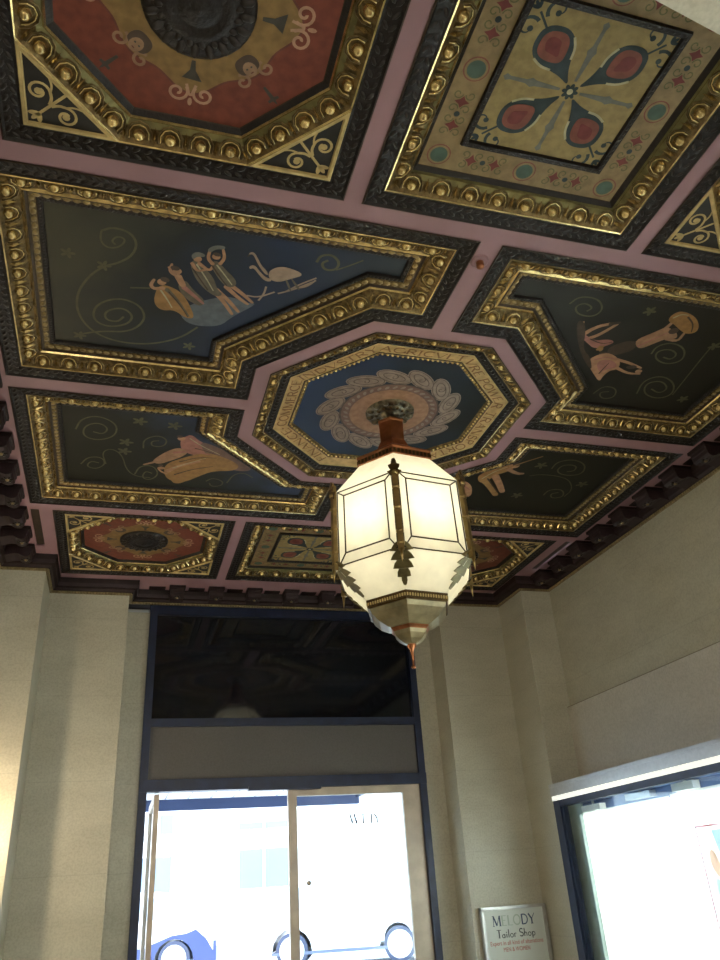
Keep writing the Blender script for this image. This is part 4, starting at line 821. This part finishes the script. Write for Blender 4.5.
for k in range(6):
    quad_pane('upper_pane', k, .280, 3.766, RT - .004, ZT, 'frost')
    pane, (a, b_, c, d) = quad_pane('body_pane', k, RT, ZT, RB, ZB, 'frost')
    lm = MB()
    def U(s_, t_): return a.lerp(b_, s_).lerp(d.lerp(c, s_), t_)
    i = [(.16, .085), (.84, .085), (.84, .845), (.16, .845)]; o_ = [(.05, .012), (.95, .012), (.95, .988), (.05, .988)]
    for j in range(4):
        lm.tube([U(*i[j]), U(*i[(j + 1) % 4])], .0052, 'lead', 5); lm.tube([U(*i[j]), U(*o_[j])], .0046, 'lead', 5)
        lm.tube([U(*o_[j]), U(*o_[(j + 1) % 4])], .0046, 'lead', 5)
    lm.build('leading', pane)
    quad_pane('lower_pane', k, RB - .002, ZB, RBD, ZBD, 'frost')
    # corner post with leafy crown
    m = MB(); p0, p1 = hx(k, RT + .006, ZT + .045), hx(k, RB + .008, ZB - .02)
    out = Vector((math.cos(A0 + k * PI / 3), math.sin(A0 + k * PI / 3), 0)); tg = Vector((-out.y, out.x, 0))
    m.obox((p0 + p1) / 2, tg * .0185, out * .014, (p1 - p0) / 2, 'brass')
    for zz in (3.50, 3.40, 3.26, 3.10, 3.02): m.lathe([(.019, zz + .012), (.025, zz + .006), (.025, zz - .006), (.019, zz - .012)], (hx(k, RT + .012, 0).x, hx(k, RT + .012, 0).y), 'brass', 8)
    m.tube([hx(k, RB + .014, ZB - .01), hx(k, RB + .018, ZB - .10)], .013, 'brass', 6, r2=.001)
    m.tube([p0, p0 + Vector((0, 0, .03))], .012, 'brass', 6, r2=.002)
    post = m.build('corner_post', lan)
    def leaf_plate(org, axis, side, nrm, L, W_, teeth, mt, curve=0.):
        mm = MB(); pts = []
        for j in range(teeth):
            f0 = j / teeth; f1 = (j + .75) / teeth; prof_ = lambda f: W_ * max(.06, math.sin(PI * (.30 + .70 * f)) ** .9)
            pts += [(f0 * L, prof_(f0) * .50), ((f0 * .45 + f1 * .55) * L, prof_((f0 + f1) / 2) * .80), (min(f1 + .05, .985) * L, prof_(f1) * 1.05)]
        pts.append((L, 0.0)); full = pts + [(x, -y) for x, y in pts[::-1][1:]]
        vs = []
        for e in (0, .006):
            for x, y in full: vs.append(org + axis * x + side * y + nrm * (e + curve * math.sin(PI * x / L) - .25 * abs(y)))
        nn = len(full); half = len(pts)
        fs = []
        for j in range(half - 1):
            jj = nn - 1 - j if j else None
        # fan of quads between the two edges
        for e in (0, nn):
            for j in range(half - 1):
                l0, l1 = j, j + 1; r0, r1 = (nn - j) % nn if j else nn - 1, nn - 1 - j
                r0 = nn - j if j else nn
                a_, b2 = j, j + 1; c2, d2 = 2 * (half - 1) - (j + 1), 2 * (half - 1) - j
                fs.append(tuple(e + q for q in ((a_, b2, c2, d2) if b2 != c2 else (a_, b2, d2))))
        for j in range(nn): fs.append((j, (j + 1) % nn, nn + (j + 1) % nn, nn + j))
        mm.add(vs, fs, mt); return mm
    leaf_plate(hx(k, RT + .018, ZT - .055), Vector((0, 0, 1)), tg, out, .13, .044, 3, 'darkbrass', .012).build('leaf_crown', post)
    ax = (hx(k, RBD + .02, ZBD + .02) - hx(k, RB + .012, ZB + .02)); Lf = ax.length; ax.normalize(); nn_ = tg.cross(ax); nn_ = nn_ if nn_.dot(out) > 0 else -nn_
    leaf_plate(hx(k, RB + .014, ZB + .03), ax, tg, nn_, Lf * .98, .070, 5, 'leafbrass', .014).build('acanthus_leaf', lan)
m = MB(); m.lathe([(.280, 2.800), (.294, 2.797), (.296, 2.788), (.290, 2.784), (.288, 2.758), (.293, 2.752), (.284, 2.744), (.26, 2.744)], (LAX, LAY), 'darkbrass', 6, A0, False); m.lathe([(.27, 2.79), (.01, 2.79)], (LAX, LAY), 'brass', 6, A0, False); bd = m.build('gallery_band', lan)  # flat disc inside added to keep bulb light out of the bowl
m = MB()
for k in range(6):
    for j in range(16):
        p = hx(k, .291, 2.771).lerp(hx(k + 1, .291, 2.771), (j + .5) / 16); t = (hx(k + 1, 1, 0) - hx(k, 1, 0)).normalized(); o = Vector((t.y, -t.x, 0))
        m.obox(p, t * .0042, o * .004, (0, 0, .0095), 'cream')
m.build('pierced_slots', bd)
m = MB(); m.lathe([(.276, 2.746), (.262, 2.715), (.215, 2.672), (.160, 2.642), (.128, 2.632)], (LAX, LAY), 'bowl', 6, A0, False); m.build('lower_bowl', lan)
m = MB(); m.lathe([(.132, 2.640), (.136, 2.630), (.124, 2.620), (.118, 2.612)], (LAX, LAY), 'copper', 6, A0, False); m.build('bowl_rim', lan)
m = MB(); m.lathe([(.116, 2.614), (.108, 2.590), (.082, 2.560), (.050, 2.540), (.026, 2.532)], (LAX, LAY), 'bowl', 6, A0, False); m.build('bowl_tip', lan)
m = MB(); m.lathe([(.030, 2.540), (.028, 2.520), (.012, 2.500), (.008, 2.440), (.006, 2.408), (.013, 2.398), (.014, 2.390), (.008, 2.382), (.001, 2.380)], (LAX, LAY), 'copper', 12); m.build('finial', lan)
m = MB(); m.tube([(LAX, LAY, 3.96), (LAX, LAY, 3.05)], .012, 'darkbrass', 8); m.lathe([(.01, 3.07), (.05, 3.06), (.06, 3.04), (.01, 3.03)], (LAX, LAY), 'darkbrass', 12); ro = m.build('centre_rod', lan)
for k in range(6):
    a = A0 + (k + .5) * PI / 3; x, y = LAX + .19 * math.cos(a), LAY + .19 * math.sin(a)
    m = MB(); m.tube([(LAX, LAY, 3.05), (LAX + .1 * math.cos(a), LAY + .1 * math.sin(a), 3.03), (x, y, 3.06)], .007, 'darkbrass', 6); m.tube([(x, y, 3.06), (x, y, 3.20)], .014, 'candle', 8); cs = m.build('candle_arm', lan)
    m = MB(); m.lathe([(.010, 3.20), (.018, 3.222), (.019, 3.24), (.011, 3.275), (.001, 3.30)], (x, y), 'bulb', 10); m.build('bulb', cs)
    light('lantern_bulb', 'POINT', (x * 1.0, y * 1.0, 3.33), 1.75, (1, .95, .80), .03)

# ================================================================== ENTRANCE
YD = 3.92
b = MB()
for x0, x1 in ((-1.49, -1.41), (1.43, 1.505)): b.box((x0, YD - .04, 0), (x1, YD + .10, 4.09), 'navyframe')
b.box((-1.49, YD - .035, 2.785), (1.505, YD + .10, 2.865), 'navyframe'); b.box((-1.49, YD - .05, 2.165), (1.505, YD + .10, 2.275), 'navyframe'); b.box((-1.49, YD - .03, 3.97), (1.505, YD + .10, 4.09), 'navyframe')
fr = struct(b.build('trim_3'), 'dark navy painted frame of the entrance')
b = MB(); b.box((-.42, YD - .07, 2.145), (.33, YD + .02, 2.185), 'navyframe'); b.build('door_closer', fr)
b = MB(); b.box((-1.41, YD + .02, 2.865), (1.43, YD + .05, 3.97), 'transom'); struct(b.build('window_1'), 'dark transom window above the entrance doors')
b = MB(); b.box((-1.41, YD + .0, 2.275), (1.43, YD + .04, 2.785), 'greypanel'); struct(b.build('trim_4'), 'plain grey panel above the entrance doors')
# right leaf, closed
b = MB()
b.box((-.005, YD, 0), (.085, YD + .05, 2.165), 'bronze'); b.box((1.235, YD, 0), (1.43, YD + .05, 2.165), 'bronze'); b.box((.085, YD, 2.085), (1.235, YD + .05, 2.165), 'bronze'); b.box((.085, YD, 0), (1.235, YD + .05, .25), 'bronze')
d2 = struct(b.build('door_2'), 'closed bronze framed glass door')
b = MB(); b.box((.085, YD + .02, .25), (1.235, YD + .028, 2.085), 'glass'); b.build('pane', d2)
b = MB(); ox, oz = .64, 1.80
write(b, 'W', (ox, YD + .016, oz), (1, 0, 0), (0, 0, 1), (0, -1, 0), .100, 'signblack', bold=1.15)
write(b, ' T TY', (ox + .085, YD + .016, oz), (1, 0, 0), (0, 0, 1), (0, -1, 0), .092, 'slate', bold=1.2); b.build('lettering', d2)
b = MB(); b.lathe([(.001, 0), (.02, 0)], (0, 0), 'steel', 8); b = MB()
b.tube([(.19, YD - .005, 1.285), (.19, YD + .02, 1.285)], .022, 'bronze', 10); b.build('lock', d2)
# left leaf, swung open to the street
b = MB()
xh = -1.335
b.box((xh, YD + .03, 0), (xh + .05, YD + .11, 2.15), 'bronze'); b.box((xh, YD + 1.12, 0), (xh + .05, YD + 1.2, 2.15), 'bronze'); b.box((xh, YD + .11, 2.07), (xh + .05, YD + 1.12, 2.15), 'bronze'); b.box((xh, YD + .11, 0), (xh + .05, YD + 1.12, .25), 'bronze')
d1 = struct(b.build('door_1'), 'glass door leaf standing open towards the street')
b = MB(); b.box((xh + .02, YD + .11, .25), (xh + .028, YD + 1.12, 2.07), 'glass'); b.build('pane', d1)

# ================================================================== SHOP WINDOW
XW = 2.47; YW0, YW1 = -4.4, YA - .005
b = MB(); b.box((XW - .015, YW0, 1.895), (XR, YW1, 2.005), 'steel'); b.box((XW - .022, YW0, 1.975), (XW - .015, YW1, 2.005), 'steel')
tr = struct(b.build('trim_5'), 'brushed steel ledge over the shop window')
b = MB(); b.box((XW - .006, YW0, 1.853), (XW + .20, YW1, 1.895), 'glowwhite'); b.build('glowing_fascia', tr)  # fascia given a weak emission of its own
b = MB()
b.box((XW + .004, YW0, 1.795), (XW + .07, YW1, 1.853), 'navyframe'); b.box((XW, YW1 - .12, 0), (XW + .06, YW1, 1.853), 'navyframe'); b.box((XW + .02, YW1 - .15, .3), (XW + .07, YW1 - .12, 1.80), 'navyframe'); b.box((XW, YW0, 0), (XW + .07, YW0 + .1, 1.853), 'navyframe'); b.box((XW, YW0, 0), (XW + .07, YW1, .3), 'navyframe')
w2 = struct(b.build('window_2'), 'bright shop window in a navy frame')
b = MB(); b.box((XW + .035, YW0 + .1, .3), (XW + .043, YW1 - .12, 1.80), 'glass'); b.build('pane', w2)
b = MB(); b.box((XW + .12, 2.66, .28), (XW + .14, YW1, 1.80), 'teal'); b.box((XW + .08, 2.64, .28), (4.3, 2.66, 1.70), 'teal'); b.build('side_lining', w2)  # return partition added to keep the lamps off the teal strip
b = MB(); b.box((XW + .16, YW0, 1.70), (XW + .18, YW1, 1.88), 'navylining'); b.box((XW + .07, YW0, 1.80), (XW + .18, YW1, 1.88), 'navylining'); b.build('head_lining', w2)
b = MB(); b.box((4.30, YW0, .2), (4.38, YW1, 1.9), 'white'); b.box((XW + .16, YW0, .2), (4.3, YW1, .28), 'white'); b.box((XW + .18, YW0, 1.86), (4.3, YW1, 1.90), 'white'); b.box((XW + .07, YW0, .28), (4.3, YW0 + .08, 1.86), 'white')
b.build('display_lining', w2)
# white backlit panels added to turn the window evenly white and the lamps behind them
MT['backlit'] = frosted_mat('white_backlit_panel', (1, 1, .98))
for (y0, y1, z1, lab) in ((1.30, 2.64, 1.715, 'tall white backlit showcard nearest the teal window lining'), (-.60, 1.28, 1.725, 'white backlit showcard behind the coloured poster'), (-4.3, -.62, 1.72, 'white backlit showcard at the near end of the shop window')):
    b = MB(); b.box((XW + .115, y0, .30), (XW + .121, y1, z1), 'backlit'); obj_tag(b.build('diffuser'), lab, 'light_panel')
for k, y in enumerate((2.1, 1.1, .1, -1.0, -2.2, -3.4)):
    lf = thing('fluorescent_lamp', 'bright lamp fitting behind the diffusers of the shop window', 'lamp', group='lamps in the shop window')
    b = MB(); b.box((3.20, y - .40, 1.782), (3.32, y + .40, 1.84), 'white'); b.build('housing', lf)
    b = MB(); b.tube([(3.26, y - .38, 1.765), (3.26, y + .38, 1.765)], .018, 'tube', 8); b.build('tube', lf)
    light('display_lamp', 'AREA', (3.26, y, 1.73), 75, (.95, 1, 1), .7, (0, .5, 0), .12)
for (y0, y1, z0, z1, mt, lab) in ((1.50, 1.86, 1.735, 1.785, 'steel', 'grey spotlight box under the ledge of the shop window'), (.93, 1.20, 1.730, 1.790, 'white', 'white spotlight box under the ledge of the shop window'), (2.28, 2.60, 1.715, 1.765, 'white', 'white spotlight box in the far top corner of the shop window')):
    b = MB(); b.box((XW + .085, y0, z0), (XW + .15, y1, z1), mt); b.tube([(XW + .12, (y0 + y1) / 2, z1), (XW + .12, (y0 + y1) / 2, 1.80)], .012, mt, 8); obj_tag(b.build('spotlight_box'), lab, 'lamp')
pt_ = thing('poster', 'coloured poster with figures standing in the shop window', 'poster')
for n_, c_ in (('sheetlit', (.95, .97, 1)), ('pblue', (.22, .42, .9)), ('ppink', (.95, .42, .50)), ('pskin', (.95, .55, .40)), ('pteal', (.45, .70, .60)), ('pbrown', (.55, .45, .36))): MT[n_] = frosted_mat('poster_' + n_, c_)
PX = XW + .10; DY = .09
b = MB(); b.box((PX, .50 + DY, .42), (PX + .004, .96 + DY, 1.47), 'sheetlit'); b.build('sheet', pt_)
b = MB()
def pf(pts, mt, e):
    n = len(pts); b.add([(PX - .0005 - e, y + DY, z) for y, z in pts], [tuple(range(n))], mt)
pf([(.50, 1.43), (.78, 1.43), (.70, 1.05), (.60, .85), (.50, .9)], 'pblue', .0004); pf(smooth_poly([(.86, 1.30), (.80, 1.30), (.76, 1.18), (.66, 1.08), (.56, .98), (.58, .92), (.70, 1.0), (.82, 1.12), (.88, 1.2)]), 'pskin', .0008)
pf(smooth_poly([(.84, 1.14), (.78, 1.02), (.72, .94), (.80, .92), (.88, 1.0)]), 'pteal', .001); pf(smooth_poly([(.88, 1.0), (.70, .96), (.60, .88), (.80, .90)]), 'ppink', .0012); pf(smooth_poly([(.78, .86), (.60, .84), (.56, .70), (.68, .66), (.80, .76)]), 'pbrown', .0012)
b.box((PX - .003, .50 + DY, 1.455), (PX - .001, .96 + DY, 1.47), 'ppink'); b.box((PX - .003, .945 + DY, .42), (PX - .001, .96 + DY, 1.47), 'ppink'); b.build('print', pt_)

# ================================================================== TAILOR SIGN on the right pier
sg = thing('shop_sign', 'silver framed tailor shop sign against the right stone pier', 'sign')
SY = 3.50; SX0, SX1, SZ0, SZ1 = 1.80, 2.47, .10, .955
b = MB(); b.box((SX0, SY, SZ0), (SX1, SY + .012, SZ1), 'signwhite'); so = b.build('board', sg)
b = MB()
for (a, c) in (((SX0 - .012, SZ0), (SX0 + .016, SZ1)), ((SX1 - .016, SZ0), (SX1 + .012, SZ1)), ((SX0 - .012, SZ1 - .016), (SX1 + .012, SZ1 + .012)), ((SX0 - .012, SZ0 - .012), (SX1 + .012, SZ0 + .016))):
    b.box((a[0], SY - .022, a[1]), (c[0], SY + .035, c[1]), 'steel')
b.build('frame', sg)
b = MB()
for x in (SX0 + .06, SX1 - .06): b.tube([(x, SY + .02, SZ0), (x, SY + .02, 0)], .012, 'steel', 8)
b.build('stand', sg)
b = MB(); up = (0, 0, 1); rt = (1, 0, 0); nr = (0, -1, 0)
write(b, 'MELODY', (SX0 + .100, SY - .0005, .800), rt, up, nr, .088, 'signblue', width=.46, bold=1.05, mats=['signblue', 'signfade', 'signfade', 'signfade', 'signblue', 'signblue'])
write(b, 'Tailor Shop', (SX0 + .130, SY - .0005, .700), rt, up, nr, .068, 'signblack', width=.415, bold=1.1); b.build('lettering', so)
def font_text(body, x, z, width, h, mt, parent):
    cu = bpy.data.curves.new('caption', 'FONT'); cu.body = body; cu.size = h; cu.extrude = .0006
    o = bpy.data.objects.new('tmp', cu); COL.objects.link(o); bpy.context.view_layer.update()
    me = bpy.data.meshes.new_from_object(o.evaluated_get(bpy.context.evaluated_depsgraph_get())); COL.objects.unlink(o); bpy.data.objects.remove(o)
    xs = [v.co.x for v in me.vertices]; k = width / (max(xs) - min(xs)); x0 = min(xs)
    for v in me.vertices: v.co = ((v.co.x - x0) * k + x, SY - .001 - v.co.z, v.co.y + z)
    me.materials.clear(); me.materials.append(MT[mt]); o = bpy.data.objects.new('caption', me); COL.objects.link(o); o.parent = parent
font_text('Expert in all kind of alterations', SX0 + .055, .640, .56, .052, 'signred', so)
font_text('MEN & WOMEN', SX0 + .185, .585, .28, .050, 'signred', so)

# ================================================================== STREET
MT['asphalt'] = mat('asphalt', (.55, .57, .60), .8, noise=.1, nscale=3); MT['paving'] = mat('paving', (.7, .7, .68), .8, noise=.1, nscale=2)
MT['facade'] = mat('white_facade', (.86, .87, .86), .8, noise=.05, nscale=1); MT['carwhite'] = mat('white_paint', (.86, .88, .9), .25, .0); MT['carnavy'] = mat('navy_paint', (.05, .075, .20), .3)
MT['carglass'] = mat('car_glass', (.35, .45, .55), .1); MT['sillgrey'] = mat('sill_grey', (.14, .17, .25), .5); MT['tyre'] = mat('tyre', (.06, .075, .13), .7); MT['rim'] = mat('alloy', (.75, .78, .82), .3, .3); MT['winblue'] = mat('blue_window', (.15, .22, .29), .2); MT['canopyblue'] = mat('canopy_navy', (.016, .034, .10), .5)
MT['soffit'] = mat('white_boards', (.80, .82, .82), .5); MT['jacket'] = mat('blue_jacket', (.10, .22, .38), .8); MT['skin'] = mat('skin', (.5, .3, .22), .6); MT['paleclothes'] = mat('pale_clothes', (.6, .66, .7), .8)
b = MB(); b.box((-14, 4.1, -.12), (14, 8.0, -.02), 'paving'); struct(b.build('pavement'))
b = MB(); b.box((-30, 8.0, -.25), (40, 60, -.06), 'asphalt'); struct(b.build('road'))
# outer face of this building beside the entrance
b = MB(); b.box((-14, 4.1, 0), (-1.7, 4.3, 9), 'facade'); b.box((1.72, 4.1, 0), (14, 4.3, 9), 'facade'); b.box((-1.7, 4.1, 4.0), (1.72, 4.3, 9), 'facade'); struct(b.build('wall_street'))
# entrance canopy
cn = thing('entrance_canopy', 'white boarded canopy with a navy edge beam outside the entrance', 'canopy')
CX1, CY1 = 2.26, 9.3
b = MB(); b.box((-5, 4.3, 2.665), (CX1, CY1, 2.75), 'soffit')
b.build('soffit', cn)
b = MB()
for k in range(20): b.box((-4.9 + .36 * k, 4.3, 2.661), (-4.9 + .36 * k + .016, CY1, 2.667), 'carnavy') if -4.9 + .36 * k < CX1 else None
b.build('board_joints', cn)
b = MB(); b.box((-5, CY1, 2.50), (CX1 + .06, CY1 + .12, 2.80), 'canopyblue'); b.build('edge_beam', cn)
b = MB(); b.box((CX1, 4.3, 2.60), (CX1 + .06, CY1, 2.80), 'canopyblue'); b.build('side_beam', cn)
b = MB()
for x in (-4.8,): b.tube([(x, CY1 + .06, -.02), (x, CY1 + .06, 2.5)], .06, 'canopyblue', 10)
b.build('post', cn)
# building over the road
bl = thing('building', 'white building across the street with pale blue windows', 'building')
dvx = Vector((.953, -.303, 0)); nvx = Vector((.303, .953, 0)); O_ = Vector((0, 24, 0))
def at(u, v, z): return O_ + dvx * u + nvx * v + Vector((0, 0, z))
b = MB(); b.obox(at(0, 2, 8), dvx * 26, nvx * 2, (0, 0, 8.1), 'facade'); b.build('wall', bl)
for (u, wd, z0, z1) in ((-.35, .55, 1.16, 2.5), (3.2, .80, 1.42, 2.55), (-.25, .45, 3.15, 3.75), (3.2, .82, 3.12, 3.34), (-6, .9, 1.2, 2.6), (-10, .9, 1.2, 2.6), (12, .9, 1.2, 2.6)):
    b = MB(); b.obox(at(u, -.01, (z0 + z1) / 2), dvx * wd, nvx * .04, (0, 0, (z1 - z0) / 2), 'winblue'); wi = b.build('window', bl)
    b = MB(); b.obox(at(u, -.06, z0 - .04), dvx * (wd + .1), nvx * .06, (0, 0, .05), 'facade'); b.obox(at(u, -.06, (z0 + z1) / 2), dvx * .04, nvx * .03, (0, 0, (z1 - z0) / 2), 'facade'); b.build('window_frame', wi)
# cars, side on along the kerb
def car(wx, label, wb, body, lower, parked_left):
    """wx: ground point under the right hand wheel; car runs to the left along -dvx"""
    root = thing('car', label, 'car', group=None); P0 = Vector(wx); ax = dvx; nn = nvx
    def at2(u, v, z): return P0 + ax * u + nn * v + Vector((0, 0, z))
    f = .78; rr = .80; L0_, L1_ = -wb - rr, f
    side = [(L0_, .32), (L0_ - .02, .62), (L0_ + .12, .88), (L0_ + .25, .95), (L0_ + .75, 1.42), (L0_ + 1.0, 1.47), (-wb * .35, 1.47), (-.10, 1.40), (.02 - .05, .98), (f - .35, .90), (f - .05, .78), (f + .02, .55), (f, .32)]
    arch = []
    for c in (0, -wb): arch += [(c + .38 * math.cos(a), .30 + .38 * math.sin(a)) for a in [PI * t / 8 for t in range(0, 9)]]
    low = [(f, .22)] + arch[:9] + arch[9:] + [(L0_, .22)]
    prof_ = side + low
    n = len(prof_); m = MB(); vs = []
    for v_ in (0, 1.62):
        for u, z in prof_:
            ins = max(0, (z - .92)) * .30; vs.append(at2(u, v_ + (ins if v_ == 0 else -ins), z))
    fs = [(i, (i + 1) % n, n + (i + 1) % n, n + i) for i in range(n)]
    tri_ = tessellate_polygon([[Vector((u, z, 0)) for u, z in prof_]])
    for t in tri_: fs.append(tuple(t)); fs.append(tuple(n + i for i in t))
    m.add(vs, fs, body); m.build('body', root)
    for v_, sgn in ((-.008, 1), (1.628, -1)):
        m = MB()
        gl = [(L0_ + .50, .98), (L0_ + .86, 1.36), (-wb * .42, 1.38), (-wb * .42, .98)]; gl2 = [(-wb * .38, .98), (-wb * .38, 1.38), (-.22, 1.33), (-.12, .98)]
        for g_ in (gl, gl2):
            vs = [at2(u, v_ + sgn * max(0, z - .92) * .30, z) for u, z in g_]; m.add(vs, [(0, 1, 2, 3)], 'carglass')
        m.build('side_window', root)
    m = MB(); m.obox(at2((L0_ + f) / 2, .80, .27), ax * ((f - L0_) / 2 - .42), nn * .81, (0, 0, .025), 'sillgrey'); m.build('sill', root)
    if parked_left:
        m = MB(); po = [(-1.5, .30), (-1.5, .50), (-.62, .52), (-.36, .60), (-.05, .70), (.22, .72), (.40, .78), (.60, .62), (.72, .44), (.79, .36), (.79, .24), (.40, .24)] + [(.375 * math.cos(PI * t / 8), .27 + .375 * math.sin(PI * t / 8)) for t in range(0, 9)] + [(-.40, .30)]
        tr_ = tessellate_polygon([[Vector((u, z, 0)) for u, z in po]]); n = len(po)
        for v_ in (-.014, 1.634): m.add([at2(u, v_, z) for u, z in po], [tuple(t) for t in tr_], lower)
        m.obox(at2(.765, .81, .42), ax * .03, nn * .82, (0, 0, .16), lower); m.build('bumper', root)
    for c in (0, -wb):
        for v_ in (.10, 1.52):
            m = MB(); pts = [at2(c, v_ - .10, .315), at2(c, v_ + .10, .315)]
            m.tube(pts, .30, 'tyre', 20, smooth=False); wo = m.build('wheel', root)
            m = MB(); s_ = -1 if v_ < .5 else 1
            m.tube([at2(c, v_ + s_ * .09, .315), at2(c, v_ + s_ * .115, .315)], .235, 'rim', 18, smooth=False); m.build('rim', wo)
    return root
def wheel_at(x, y): return (x, y, -.06)
car(wheel_at(3.63, 11.62), 'white parked car seen through the closed right hand door', 2.03, 'carwhite', 'carnavy', False)
car(wheel_at(-.42, 12.90), 'white parked car with a navy bumper at the left edge of the doorway', 2.3, 'carwhite', 'carnavy', True)
